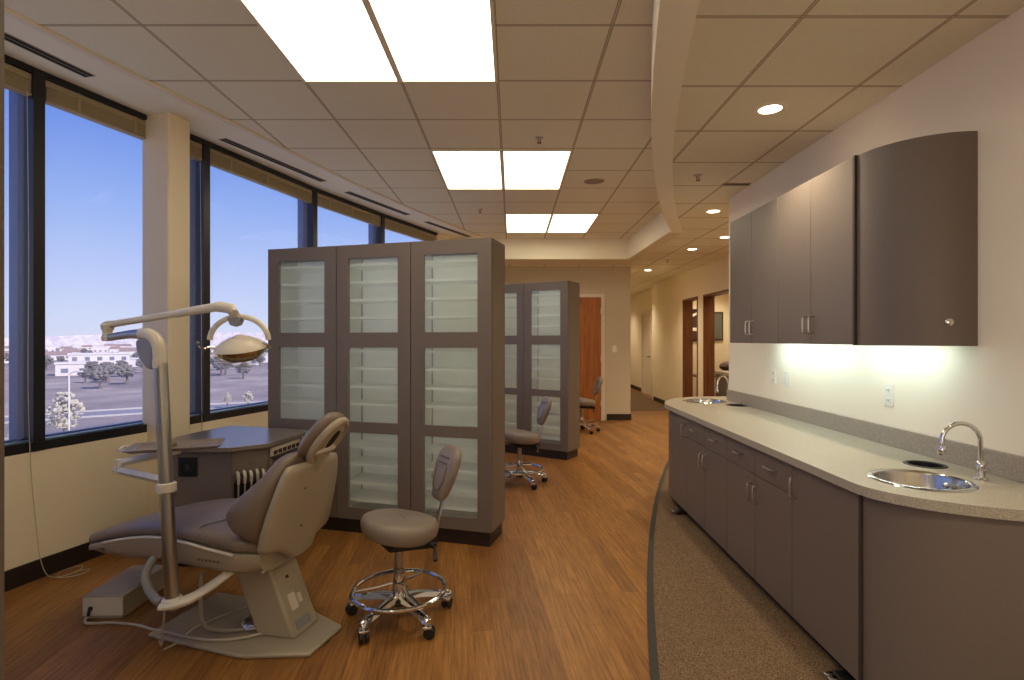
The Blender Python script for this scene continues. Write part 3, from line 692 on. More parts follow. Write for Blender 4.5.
# tray on its folding arm
a0 = pole_at(.80); a1 = a0+Vector((-.42, .105, .0))
MB().tube([a0+Vector((.02, 0, 0)), a1], .016, 4, flat=(1.2, .9)).ball(tuple(a1), .02, seg=10, rings=6).build('tray_arm', M['white_plastic'], t)
a2 = a1+Vector((.02, 0, .035)); a3 = Vector((-.24, -.2, .905))
MB().tube([a2, a3], .015, 4, flat=(1.2, .9)).lathe([(.018, -.045), (.018, .018)], a2.x, a2.y, a2.z, seg=12).build('tray_link', M['white_plastic'], t)
tm = Matrix.Translation(Vector((-.26, -.2, .915))) @ Matrix.Rotation(math.radians(38), 4, 'Z')
def rrect(hx, hy, r, n=5):
    out = []
    for cx, cy_, a in ((hx-r, hy-r, 0), (-hx+r, hy-r, 90), (-hx+r, -hy+r, 180), (hx-r, -hy+r, 270)): out += arc(cx, cy_, r, a, a+90, n)
    return out
tr = MB(); o_ = rrect(.20, .115, .03); i_ = rrect(.185, .10, .025)
tr.loft([[tm @ Vector((x, y, z)) for x, y in q] for q, z in ((rrect(.18, .095, .025), 0), (o_, .012), (o_, .016), (i_, .014), (rrect(.175, .09, .02), .006))])
tray = tr.build('tray', M['laminate_desk'], t)
MB().tube([tm @ Vector((-.2, -.05, .01)), tm @ Vector((-.225, -.04, .012)), tm @ Vector((-.225, .04, .012)), tm @ Vector((-.2, .05, .01))], .006, 8).build('tray_handle', M['white_plastic'], tray)
MB().lathe([(.006, .006), (.02, .008), (.022, .02), (.014, .022)], 0, 0, 0, seg=14, mtx=tm @ Matrix.Translation((-.02, .0, 0))).build('tray_glint', M['reflector'], tray)  # small gold knob stands in for a glint on the tray

# ------------------------------------------------------------------ junction box and cables
t = thing('floor_junction_box', 'low beige utility box on the floor under the chair foot', 'utility box', (-2.1, 3.0, 0), .03)
MB().box(-.1, .1, -.19, .2, .0, .122).build('cover', M['beige_plastic'], t, bev=.008)
MB().box(-.1, .1, -.1915, -.19, .02, .112).build('front_panel', M['white_plastic'], t, smooth=False)
MB().tube([(-.06, -.19, .055), (-.055, -.21, .052), (-.055, -.215, .03)], .008, 8).ball((-.06, -.193, .057), .012, seg=8, rings=6).build('gland', M['black'], t)
P = smooth_path([(-2.155, 2.785, .03), (-2.13, 2.75, .012), (-2.0, 2.76, .009), (-1.86, 2.735, .008), (-1.775, 2.70, .008), (-1.68, 2.64, .03), (-1.54, 2.59, .031), (-1.395, 2.56, .031), (-1.28, 2.575, .031), (-1.19, 2.62, .031)], 8)
tag(MB().tube(P, .0065, 8).build('utility_cable', M['cable']), 'grey cable running from the floor box across the chair plate', 'cable')
P = smooth_path([(-1.535, 2.425, .23), (-1.57, 2.47, .13), (-1.63, 2.555, .012), (-1.67, 2.60, .006)], 6)
P2 = smooth_path([(-1.604, 2.524, .006), (-1.57, 2.575, .012), (-1.53, 2.65, .042), (-1.45, 2.78, .042), (-1.37, 2.90, .034)], 6)
tag(MB().tube(P2, .004, 8).build('light_cable', M['cable']), 'thin pale cable lying slantwise over the chair plate', 'cable')
tag(MB().tube(P, .0045, 8).build('hanging_cable', M['cable']), 'thin cable hanging from the post bracket to the floor', 'cable')
P = smooth_path([(-1.47, 2.60, .33), (-1.475, 2.60, .18), (-1.47, 2.62, .07), (-1.40, 2.63, .04), (-1.32, 2.64, .036), (-1.2, 2.66, .036)], 6)
tag(MB().tube(P, .010, 8).build('supply_hose', M['hose']), 'grey supply hose drooping from under the seat onto the plate', 'hose')
lp = []
for k in range(40):
    a = 2*PI*k/13.3; r = .062+.004*math.sin(k); lp.append((-1.255+r*math.cos(a)*1.05, 2.70+r*math.sin(a), .034+.008*(k/13.3)))
tag(MB().tube(lp, .006, 8).build('coiled_cable', M['chrome']), 'small coil of shiny cable lying beside the chair pedestal', 'cable')

# ------------------------------------------------------------------ corner delivery cabinet
t = thing('delivery_cabinet', 'low taupe delivery cabinet in the corner behind the dental chair', 'cabinet', (-1.75, 3.44, 0))
def L2(p): return (p[0]+1.75, p[1]-3.44)
top = [L2(p) for p in ((-1.753, 3.40), (-1.567, 3.545), (-1.50, 3.985), (-1.545, 4.10), (-2.20, 4.285), (-2.245, 4.15), (-2.32, 3.80), (-2.22, 3.40))]
body = [L2(p) for p in ((-1.758, 3.44), (-1.59, 3.565), (-1.532, 3.96), (-1.56, 4.08), (-2.18, 4.25), (-2.225, 4.12), (-2.29, 3.80), (-2.19, 3.44))]
MB().prism(top, .735, .762).build('worktop', M['laminate_desk'], t, bev=.003)
MB().prism(body, .09, .735).build('carcass', M['laminate'], t, smooth=False)
MB().prism([(x*.96, y*.9+.03) for x, y in body], 0, .09).build('plinth', M['base_dark'], t, smooth=False)
# fan grille on the face toward the camera
fx, fy = L2((-2.03, 3.44))
fan = MB().lathe([(.05, 0), (.05, .008), (.043, .010), (.043, .002)], seg=24, mtx=Matrix.Translation((fx, fy, .635)) @ Matrix.Rotation(PI/2, 4, 'X'))
fan.box(fx-.06, fx+.06, fy-.004, fy, .575, .695)
fo = fan.build('fan_grille', M['black'], t)
MB().lathe([(.018, .0), (.018, .012), (.008, .014)], seg=16, mtx=Matrix.Translation((fx, fy, .635)) @ Matrix.Rotation(PI/2, 4, 'X')).build('fan_hub', M['rubber'], fo)
# slanted face frame helpers
A2, B2 = Vector((*L2((-1.758, 3.44)), 0)), Vector((*L2((-1.59, 3.565)), 0)); d2 = (B2-A2).normalized(); n2 = Vector((d2.y, -d2.x, 0))
m2 = Matrix(((d2.x, n2.x, 0, A2.x), (d2.y, n2.y, 0, A2.y), (0, 0, 1, 0), (0, 0, 0, 1)))   # local x along the face, y outward
MB().box(.012, .20, 0, .006, .10, .545, m2).build('recess_panel', M['black'], t, smooth=False)
MB().box(.004, .205, .0, .012, .585, .73, m2).build('upper_panel', M['laminate'], t, bev=.002)
MB().lathe([(.008, 0), (.008, .008)], seg=10, mtx=m2 @ Matrix.Translation((.105, .012, .645)) @ Matrix.Rotation(-PI/2, 4, 'X')).build('key_lock', M['chrome'], t)
MB().box(.012, .20, .004, .045, .535, .56, m2).build('handpiece_rail', M['laminate_dark'], t, bev=.003)
A3, B3 = Vector((*L2((-1.59, 3.565)), 0)), Vector((*L2((-1.532, 3.96)), 0)); d3 = (B3-A3).normalized(); n3 = Vector((d3.y, -d3.x, 0))
m3 = Matrix(((d3.x, n3.x, 0, A3.x), (d3.y, n3.y, 0, A3.y), (0, 0, 1, 0), (0, 0, 0, 1)))
MB().box(.03, .385, 0, .012, .665, .725, m3).build('control_strip', M['white_plastic'], t, bev=.002)
k = MB()
for j in range(6): k.box(.055+j*.055, .09+j*.055, .012, .018, .675, .70, m3)
k.build('control_knob', M['laminate_dark'], t, smooth=False)
dr = MB().box(.02, .39, 0, .014, .58, .655, m3).build('drawer', M['laminate'], t, bev=.002)
MB().box(.04, .37, .014, .03, .645, .655, m3).build('drawer_pull', M['laminate_dark'], dr, smooth=False)
dr = MB().box(.02, .39, 0, .014, .10, .57, m3).build('door', M['laminate'], t, bev=.002)
# handpieces hung on the rail: things of their own
hp0 = None
W2 = Matrix.Translation((-1.75, 3.44, 0)) @ m2
names = ['white syringe handpiece hanging lowest, nearest the cabinet corner', 'second white handpiece from the cabinet corner in the rail', 'middle white handpiece in the delivery cabinet rail', 'fourth white handpiece from the cabinet corner in the rail', 'last white handpiece in the rail, next to the white controls']
for j in range(5):
    x = .03+j*.037
    p = W2 @ Vector((x, .03, 0))
    if hp0 is None:
        hp0 = thing('dental_handpiece', names[0], 'dental tool', (p.x, p.y, 0), math.atan2(d2.y, d2.x), 'handpieces in the delivery cabinet rail')
        MB().tube([(0, .012, .60), (0, -.01, .598), (0, -.03, .578), (0, -.028, .555), (0, -.026, .53)], [.008, .010, .010, .009, .007], 10).build('grip', M['cable'], hp0)
        MB().tube([(0, -.026, .532), (0, -.022, .43), (0, -.015, .36), (0, -.005, .28)], .005, 8).build('hose', M['hose'], hp0)
    else:
        h = dup(hp0, (p.x, p.y, -.004+.006*(j % 2)), None, names[j])

# ------------------------------------------------------------------ dental stools
def make_stool(label, loc, rz):
    t = thing('rolling_stool', label, 'stool', loc, rz, 'rolling stools with chrome foot rings')
    # seat: saddle-shaped cushion, local +x is the backrest side
    def outline(k, sc):
        a = 2*PI*k/32; ca, sa = math.cos(a), math.sin(a)
        rx = .215 if ca > 0 else .19
        wy = .205-.075*max(0, ca)**2
        return rx*ca*sc, wy*sa*sc*(1+.05*max(0, -ca))
    rings = []
    for z, sc in ((.405, .55), (.405, .80), (.413, .92), (.435, .985), (.46, 1.0), (.482, .985), (.50, .93), (.511, .82), (.516, .6), (.516, .3), (.516, .08)):
        r = []
        for k in range(32):
            x, y = outline(k, sc); r.append(Vector((x, y, z+.012-.105*x+.012*max(0, -x/.2)**2*(sc) - .008*(1-abs(y)/.2)*(z > .48))))
        rings.append(r)
    s = MB().loft(rings).build('seat', M['vinyl_stool'], t, angle=80)
    # seam across the cushion
    pts = []
    for i in range(17):
        y = -.19+.38*i/16; pts.append((-.03+.05*(1-(y/.19)**2)-.0, y, .5245-.105*(-.03+.05*(1-(y/.19)**2))-.02*(abs(y)/.19)**4-.006*(1-abs(y)/.2)))
    MB().tube(pts, .003, 6).build('seam', M['vinyl_seam'], s)
    MB().box(-.13, .13, -.10, .10, .372, .404, Matrix.Rotation(math.radians(6), 4, 'Y')).build('seat_pan', M['black'], t, bev=.01)
    # back upright, bent flat bar
    P = smooth_path([(.10, 0, .37), (.17, 0, .365), (.200, 0, .39), (.222, 0, .48), (.262, 0, .61), (.315, 0, .74)], 5)
    MB().tube(P, .014, 8, flat=(.55, 1.3)).build('back_post', M['brushed'], t)
    MB().tube([(.185, -.035, .37), (.185, .05, .37)], .02, 12).lathe([(.022, -.03), (.022, .0)], .165, 0, .385, seg=12).build('post_bracket', M['black'], t)
    MB().tube([(.10, -.08, .392), (.135, -.14, .378), (.115, -.19, .335)], [.007, .008, .011], 8).build('lever', M['black'], t)
    # back pad: rounded, taller than wide, leaning
    bx = []
    for u, w, d in ((-.125, .028, .008), (-.118, .048, .02), (-.095, .068, .03), (-.05, .090, .034), (0, .104, .036), (.05, .108, .036), (.09, .098, .033), (.112, .08, .025), (.125, .05, .010)):
        ring = []
        for k in range(24):
            a = 2*PI*k/24; e = .75
            yy = w*abs(math.cos(a))**e*(1 if math.cos(a) >= 0 else -1); dd = d*abs(math.sin(a))**.6*(1 if math.sin(a) >= 0 else -1)
            ring.append(Vector((.268+.36*u+dd-.7*yy*yy, yy, .715+u*1.12)))
        bx.append(ring)
    b = MB().loft(bx).build('back_pad', M['vinyl_stool'], t, angle=80)
    for (z0, w, n) in ((.80, .045, 0), (.77, .048, 1)):
        x0 = .268+.321*(z0-.715)-.036
        MB().tube([(x0, -w, z0), (x0-.002, 0, z0+.002), (x0, w, z0)], .005, 6).build('stitch_roll', M['vinyl_seam'], b)
    ax_ = [(-.055, .755), (-.055, .68), (-.03, .635), (.03, .635), (.055, .68), (.055, .755)]
    MB().tube([(.268+.321*(z-.715)-.037, y, z) for y, z in ax_], .0035, 6).build('seam', M['vinyl_seam'], b)
    # column
    MB().lathe([(.022, .25), (.022, .40)], seg=16).lathe([(.028, .235), (.028, .262), (.022, .265)], seg=16).build('gas_lift', M['alu_pole'], t)
    MB().lathe([(.03, .10), (.034, .11), (.032, .19), (.024, .24)], seg=18).build('hub_column', M['chrome'], t)
    MB().lathe([(.045, .08), (.065, .095), (.06, .115), (.03, .125)], seg=18).build('hub', M['black'], t)
    # foot ring and the two spokes holding it
    R = .234; ring = [(R*math.cos(2*PI*k/40), R*math.sin(2*PI*k/40), .15) for k in range(40)]
    fr = MB().tube(ring, .0115, 10, closed=True).build('foot_ring', M['chrome'], t)
    sp = MB()
    for a in (35, 155, 275):
        ca, sa = math.cos(math.radians(a)), math.sin(math.radians(a)); sp.tube([(.03*ca, .03*sa, .185), (.11*ca, .11*sa, .165), (R*ca, R*sa, .15)], .007, 8)
    sp.build('ring_spoke', M['chrome'], fr)
    for k in range(5):
        a = math.radians(-9+72*k); ca, sa = math.cos(a), math.sin(a)
        mk = Matrix.Rotation(a, 4, 'Z')
        prof = [(.03, .118, .022, .016), (.10, .112, .019, .015), (.20, .095, .016, .013), (.262, .088, .02, .012), (.275, .086, .014, .008)]
        rr = []
        for x, z, w, h in [(a_, b_, c_*1.3, d_*1.25) for a_, b_, c_, d_ in prof]: rr.append([mk @ Vector((x, w*c, z+h*s_)) for c, s_ in ((-1, -.6), (-.7, .7), (0, 1), (.7, .7), (1, -.6), (0, -1))])
        MB().loft(rr).build('leg', M['chrome'], t, angle=50)
        off = Vector((.25*ca, .25*sa, 0)); rot = a+.9
        mc = Matrix.Translation(off) @ Matrix.Rotation(rot, 4, 'Z')
        cst = MB()
        for s_ in (-1, 1): cst.lathe([(.006, -.009), (.024, -.009), (.028, -.004), (.028, .004), (.024, .009), (.006, .009)], seg=16, mtx=mc @ Matrix.Translation((.016, s_*.014, .028)) @ Matrix.Rotation(PI/2, 4, 'X'))
        co = cst.build('caster', M['black'], t)
        MB().box(-.016, .028, -.022, .022, .046, .062, mc).tube([mc @ Vector((0, 0, .05)), mc @ Vector((0, 0, .095))], .008, 8).build('caster_hood', M['chrome'], co, bev=.004)
    return t
st = make_stool('nearest taupe rolling stool, in front of the big glass cabinet', (-.58, 2.82, 0), math.radians(33))
dup(st, (.075, 5.46, 0), math.radians(20), 'middle rolling stool, partly hidden by the first glass cabinet edge')
dup(st, (1.09, 8.55, 0), math.radians(14), 'farthest rolling stool, in front of the orange wooden door')

# ------------------------------------------------------------------ counter run on the right
FX = 1.37; NY = 2.17; FY = 4.71; CT = .87
def handle_bar(m, x, p0, p1, out=.03, r=.0055):
    """arched pull standing off a face whose outward normal is -x"""
    p0 = Vector(p0); p1 = Vector(p1); d = (p1-p0); o = Vector((-out, 0, 0))
    m.tube(smooth_path([p0, p0+o*.6+d*.02, p0+o+d*.12, p0+o+d*.88, p1+o*.6-d*.02, p1], 3), r, 8)
def base_unit(label, y0, y1, doors, drawers, handle_far):
    t = thing('base_cabinet', label, 'cabinet', (0, 0, 0), 0, 'taupe base cabinets under the counter')
    MB().box(FX+.02, WR-.005, y0+.001, y0+.018, .075, .828).box(FX+.02, WR-.005, y1-.018, y1-.001, .075, .828).box(FX+.02, WR-.005, y0+.018, y1-.018, .075, .095).box(WR-.02, WR-.005, y0+.018, y1-.018, .095, .828).build('carcass', M['laminate'], t, smooth=False)
    MB().box(FX+.06, WR-.005, y0, y1, .007, .075).build('toe_kick', M['gap'], t, smooth=False)
    n = doors; w = (y1-y0)/n
    ztop = .822
    for k in range(n):
        a, b = y0+k*w+.002, y0+(k+1)*w-.002; z1 = ztop
        if drawers:
            dr = MB().box(FX, FX+.019, a, b, .672, ztop).build('drawer', M['laminate'], t, bev=.0015)
            c = (a+b)/2; m = MB(); handle_bar(m, FX, (FX, c-.05, .755), (FX, c+.05, .755)); m.build('handle', M['brushed'], dr)
            z1 = .668
        do = MB().box(FX, FX+.019, a, b, .077, z1).build('door', M['laminate'], t, bev=.0015)
        m = MB()
        if n == 2: hy = b-.035 if k == 0 else a+.035
        else: hy = b-.035 if handle_far else a+.045
        zt = z1-.05 if n == 2 else z1-.055
        handle_bar(m, FX, (FX, hy, zt-.10), (FX, hy, zt)); m.build('handle', M['brushed'], do)
    return t
base_unit('single door base cabinet at the near end, next to the rounded panel', NY, 2.686, 1, False, True)
base_unit('nearer two-drawer base cabinet with paired doors below', 2.686, 3.50, 2, True, False)
base_unit('farther two-drawer base cabinet with paired doors below', 3.50, 4.30, 2, True, False)
base_unit('single door base cabinet at the far end of the counter', 4.30, FY, 1, False, False)
# rounded ends
t = thing('curved_end_cabinet', 'dark rounded cabinet end under the near sink', 'cabinet', (0, 0, 0), 0, 'rounded cabinet ends')
q = earc(WR-.004, NY-.014, WR-FX-.012, .385, 180, 270, 28)
MB().prism(q+list(reversed(earc(WR-.004, NY-.014, WR-FX-.034, .363, 180, 270, 28))), .075, .828).build('curved_panel', M['laminate'], t)
MB().prism(earc(WR-.004, NY-.014, WR-FX-.06, .34, 180, 270, 16)+[(WR-.004, NY-.014)], .007, .075).build('toe_kick', M['gap'], t)
MB().box(FX-.001, FX+.03, NY-.016, NY-.002, .075, .828).build('edge_strip', M['laminate_dark'], t, smooth=False)
t = thing('curved_end_cabinet', 'rounded cabinet end under the far sink, facing the hall', 'cabinet', (0, 0, 0), 0, 'rounded cabinet ends')
q = earc(WR, FY+.002, WR-FX-.006, .71, 180, 90, 24)
far_end = q+[(2.37, q[-1][1]), (2.37, WEND+.03), (2.35, WEND+.03), (2.35, q[-1][1]-.022)]+earc(WR, FY+.002, WR-FX-.028, .688, 90, 180, 24)
MB().prism(far_end, .075, .828).build('curved_panel', M['laminate'], t)
MB().prism(arc(WR, FY+.002, WR-FX-.06, 180, 90, 16)+[(WR-.003, FY+.002)], .007, .075).build('toe_kick', M['gap'], t)
# worktop with holes cut for sinks and waste rings
OX = 1.34
outl = earc(WR-.002, NY-.005, WR-OX, .41, 270, 180, 36)+earc(WR, FY, WR-OX, .745, 180, 90, 28)+[(2.42, FY+.745), (2.42, WEND+.012), (WR-.002, WEND+.012)]
SINKN = (1.632, 2.195, .168); HOLEN = (1.855, 2.465, .072)
SINKF = (1.76, 5.02, .18); HOLEF = (1.93, 4.70, .085)
HOLES = [SINKN, HOLEN, SINKF, HOLEF]
def holed_slab(outline, holes, z0, z1):
    """a flat slab with round holes: triangulated fill between outline and hole loops"""
    bm = bmesh.new(); loops = [outline]+[[(x+r*math.cos(-2*PI*k/40), y+r*math.sin(-2*PI*k/40)) for k in range(40)] for x, y, r in holes]
    edges = []; vl = []
    for lp_ in loops:
        vs = [bm.verts.new((x, y, z1)) for x, y in lp_]; vl.append(vs)
        for i in range(len(vs)): edges.append(bm.edges.new((vs[i], vs[(i+1) % len(vs)])))
    bmesh.ops.triangle_fill(bm, use_beauty=True, use_dissolve=False, edges=edges)
    # keep only faces outside the holes
    bad = [f for f in bm.faces if any((f.calc_center_median().x-x)**2+(f.calc_center_median().y-y)**2 < (r*.985)**2 for x, y, r in holes)]
    bmesh.ops.delete(bm, geom=bad, context='FACES_ONLY')
    top_faces = bm.faces[:]
    ret = bmesh.ops.extrude_face_region(bm, geom=top_faces)
    for v in ret['geom']:
        if isinstance(v, bmesh.types.BMVert): v.co.z = z0
    s = MB(); s.bm.free(); s.bm = bm; return s
t = thing('worktop', 'long pale speckled stone counter with rounded ends along the right wall', 'countertop', (0, 0, 0))
holed_slab(outl, HOLES, .832, CT).build('counter_slab', M['counter'], t, bev=.006, angle=40)
MB().box(WR-.02, WR-.001, NY-.41, WEND, CT, CT+.102).build('backsplash', speckle_material('backsplash_stone', (142, 132, 122), (176, 166, 154), .4), t, bev=.002)

def make_sink(label, x, y, r):
    t = thing('round_sink', label, 'sink', (x, y, CT), 0, 'round steel sinks')
    MB().lathe([(r-.012, .001), (r-.006, .006), (r+.006, .005), (r+.012, .001)], seg=48, caps=False).build('rim', M['chrome'], t)
    MB().lathe([(r-.006, .005), (r-.012, -.01), (r-.022, -.09), (r-.05, -.13), (r-.10, -.145), (.03, -.15)], seg=48, caps=False).build('bowl', M['steel'], t)
    MB().lathe([(.032, -.149), (.028, -.145), (.01, -.146)], seg=20).build('drain', M['chrome'], t)
    MB().ball((r-.04, .03, -.03), .012, seg=10, rings=8).build('overflow', M['chrome'], t)
make_sink('round steel sink at the near end of the counter', *SINKN)
make_sink('round steel sink at the far end of the counter', *SINKF)
def make_hole(label, x, y, r):
    t = thing('waste_chute', label, 'waste chute', (x, y, CT), 0, 'black waste openings in the counter')
    MB().lathe([(r-.008, .0), (r-.004, .004), (r+.008, .003), (r+.011, .0005)], seg=36, caps=False).build('rim', M['rubber'], t)
    MB().lathe([(r-.004, .002), (r-.008, -.04), (r-.01, -.16), (.02, -.165)], seg=36, caps='end').build('sleeve', M['black'], t)
make_hole('black round waste opening behind the near sink', *HOLEN)
make_hole('black round waste opening before the far sink', *HOLEF)
def make_faucet(label, x, y, rz, h=.225, reach=.20):
    t = thing('gooseneck_faucet', label, 'faucet', (x, y, CT), rz, 'chrome gooseneck faucets')
    MB().lathe([(.026, 0), (.026, .005), (.016, .010), (.014, .05), (.018, .055), (.018, .065), (.011, .075)], seg=20).build('base', M['chrome'], t)
    c = reach/2; P = [(0, 0, .07), (0, 0, h-c)]+[(c-c*math.cos(math.radians(a)), 0, h-c+c*math.sin(math.radians(a))) for a in range(15, 166, 15)]+[(reach, 0, h-c-.02)]
    MB().tube(P, .0088, 12).build('spout', M['chrome'], t)
    MB().lathe([(.012, -.03), (.014, -.025), (.014, .0), (.011, .006)], reach, 0, h-c-.025, seg=14).build('aerator', M['chrome'], t)
    MB().tube([(0, .012, .045), (-.003, .024, .046), (-.006, .036, .049)], [.007, .006, .005], 8).build('lever', M['chrome'], t)
make_faucet('chrome gooseneck faucet bending over the near sink', 1.878, 2.20, math.radians(174), .225, .145)
make_faucet('chrome gooseneck faucet bending over the far sink', 2.10, 5.33, math.radians(219), .215, .2)

# foot controls for the faucets
def make_pedal(label, y):
    t = thing('foot_pedal', label, 'foot pedal', (FX, y, .007), 0, 'faucet foot pedals')
    MB().box(-.02, .08, -.03, .03, 0, .03).build('base', M['black'], t, bev=.004)
    MB().box(-.06, -.012, -.028, -.004, .018, .026).build('paddle', M['chrome'], t, bev=.003)
    MB().box(-.06, -.012, .004, .028, .018, .026).build('paddle', M['chrome'], t, bev=.003)
make_pedal('chrome foot pedal at the far cabinet toe', 4.50)
make_pedal('chrome foot pedal at the near cabinet toe, by the picture bottom', 2.29)

# wall cabinets
UZ0, UZ1 = 1.408, 2.335; UX = 1.685
def wall_unit(label, y0, y1):
    t = thing('wall_cabinet', label, 'cabinet', (0, 0, 0), 0, 'taupe wall cabinets')
    MB().box(UX+.02, WR-.002, y0+.001, y1-.001, UZ0+.03, UZ1).build('carcass', M['laminate'], t, smooth=False)
    w = (y1-y0)/2
    for k in range(2):
        a, b = y0+k*w+.0015, y0+(k+1)*w-.0015
        do = MB().box(UX, UX+.019, a, b, UZ0, UZ1).build('door', M['laminate'], t, bev=.0015)
        m = MB(); hy = b-.03 if k == 0 else a+.03; handle_bar(m, UX, (UX, hy, UZ0+.06), (UX, hy, UZ0+.155)); m.build('handle', M['brushed'], do)
wall_unit('two door wall cabinet next to the rounded one', 2.715, 3.478)
wall_unit('two door wall cabinet at the far end of the row', 3.478, 4.243)
t = thing('curved_wall_cabinet', 'rounded dark wall cabinet with a small lock at the near end', 'cabinet', (0, 0, 0))
cyl = [(WR-(WR-UX-.012)*math.cos(math.radians(a)), 2.70-.325*math.sin(math.radians(a))) for a in [90*i/24 for i in range(25)]]
cyl_in = [(WR-(WR-UX-.030)*math.cos(math.radians(a)), 2.70-.307*math.sin(math.radians(a))) for a in [90*i/24 for i in range(25)]]
MB().prism(cyl+list(reversed(cyl_in)), UZ0-.004, UZ1).build('curved_door', M['laminate'], t)
MB().box(UX-.001, UX+.02, 2.70, 2.714, UZ0-.004, UZ1+.004).build('edge_strip', M['laminate_dark'], t, smooth=False)
ang = math.radians(70); lx, ly = WR-(WR-UX-.012)*math.cos(ang), 2.70-.325*math.sin(ang)
nn = Vector((-math.cos(ang)*.325, -math.sin(ang)*(WR-UX-.012), 0)).normalized()
MB().lathe([(.016, -.002), (.016, .006), (.011, .009), (.004, .009)], seg=18, mtx=Matrix.Translation((lx, ly, UZ0+.10)) @ nn.to_track_quat('Z', 'Y').to_matrix().to_4x4()).build('lock', M['chrome'], t)
MB().prism(cyl_in+[(WR-.002, 2.70)], UZ0+.03, UZ1-.001).build('carcass', M['laminate'], t)
# lights under the wall cabinets
def under_light(label, y0, y1):
    t = thing('under_cabinet_light', label, 'light', (1.88, (y0+y1)/2, UZ0+.03), 0, 'under cabinet lights'); h = (y1-y0)/2
    MB().box(-.035, .035, -h, h, -.014, 0).build('housing', M['plate_white'], t, smooth=False)
    MB().box(-.028, .028, -h+.01, h-.01, -.018, -.012).build('tube', M['tube'], t, smooth=False)
    l = bpy.data.lights.new('undercab', 'AREA'); l.shape = 'RECTANGLE'; l.size = .05; l.size_y = 2*h; l.energy = 3.4*h*2; l.color = (.80, 1, .90)
    o = bpy.data.objects.new('glow', l); C.objects.link(o); o.parent = t; o.location = (0, 0, -.02); o.rotation_euler = (0, math.radians(-30), 0)
under_light('glowing light strip under the far half of the wall cabinets', 3.20, 4.12)
under_light('glowing light strip under the rounded wall cabinet', 2.52, 3.10)

# outlets and switches
def wall_plate(label, y, z, kind, first=None):
    t = thing('wall_outlet' if kind == 'outlet' else 'light_switch', label, 'outlet' if kind == 'outlet' else 'switch', (WR, y, z), 0, 'white wall plates above the counter')
    MB().box(-.006, 0, -.036, .036, -.058, .058).build('cover_plate', M['plate_white'], t, bev=.002)
    if kind == 'outlet':
        for dz in (-.027, .027):
            r = MB().box(-.009, -.006, -.017, .017, dz-.015, dz+.015).build('receptacle', M['plate_white'], t, bev=.002)
            MB().box(-.0095, -.0088, -.009, -.005, dz-.006, dz+.006).box(-.0095, -.0088, .005, .009, dz-.006, dz+.006).build('slot', M['plate_slot'], r, smooth=False)
    else:
        MB().box(-.010, -.006, -.016, .016, -.032, .032).build('rocker', M['plate_white'], t, bev=.002)
wall_plate('white outlet in the middle of the lit wall, nearest the faucet', 2.93, 1.135, 'outlet')
wall_plate('white outlet farther along the lit wall, left of the rocker switch', 4.22, 1.15, 'outlet')
wall_plate('white rocker switch on the lit wall beside the farther outlet', 4.035, 1.145, 'switch')
t = thing('light_switch', 'small white light switch on the far wall right of the wooden door', 'switch', (1.83, FW, 1.27))
MB().box(-.036, .036, -.007, 0, -.06, .06).build('cover_plate', M['plate_white'], t, bev=.002)
MB().box(-.014, .014, -.012, -.007, -.03, .03).build('rocker', M['plate_white'], t, bev=.002)

# ------------------------------------------------------------------ rooms glimpsed through the openings
t = thing('wall_picture', 'dark framed picture seen through the farther hall opening', 'picture', (4.0, 11.6, 1.72))
MB().box(-.45, .12, -.03, 0, -.32, .36).build('frame', M['picture_dark'], t, smooth=False)
MB().box(-.41, .08, -.034, -.03, -.28, .32).build('print', M['picture_red'], t, smooth=False)
MB().tube([(-.40, -.036, .05), (-.25, -.036, .20), (-.08, -.036, .28), (.06, -.036, .3)], .025, 4, flat=(1, .15)).box(-.41, .08, -.038, -.034, -.1, -.03).build('streak', M['plate_white'], t, smooth=False)
t = thing('side_table', 'narrow wooden table beyond the farther hall opening', 'table', (3.95, 10.9, 0))
MB().box(-.35, .45, -.2, .25, .70, .74).build('table_top', M['jamb_wood'], t, smooth=False)
for x in (-.32, .42):
    for y in (-.17, .22): MB().box(x-.02, x+.02, y-.02, y+.02, 0, .70).build('leg', M['jamb_wood'], t, smooth=False)
t = thing('wall_picture', 'grey green framed picture seen through the nearer hall opening', 'picture', (4.32, 11.6, 1.72))
MB().box(-.13, .13, -.03, 0, -.3, .3).build('frame', M['picture_dark'], t, smooth=False)
MB().box(-.105, .105, -.034, -.03, -.27, .27).build('print', M['picture_grey'], t, smooth=False)
t = thing('room_cabinet', 'low grey cabinet with a pale top inside the nearer hall opening', 'cabinet', (4.15, 9.5, 0))
MB().box(-.5, .55, -.35, .35, 0, .83).build('carcass', M['laminate'], t, smooth=False)
MB().box(-.53, .58, -.38, .38, .83, .88).build('top', M['counter'], t, bev=.004)
t = thing('padded_headrest', 'dark brown padded headrest showing behind the grey cabinet', 'chair', (4.3, 10.4, 0))
MB().ball((0, 0, .93), .38, .2, .12).build('pad', M['picture_red'], t)
MB().lathe([(.2, 0), (.2, .03), (.05, .05), (.05, .86)], seg=16).build('post', M['brushed'], t)

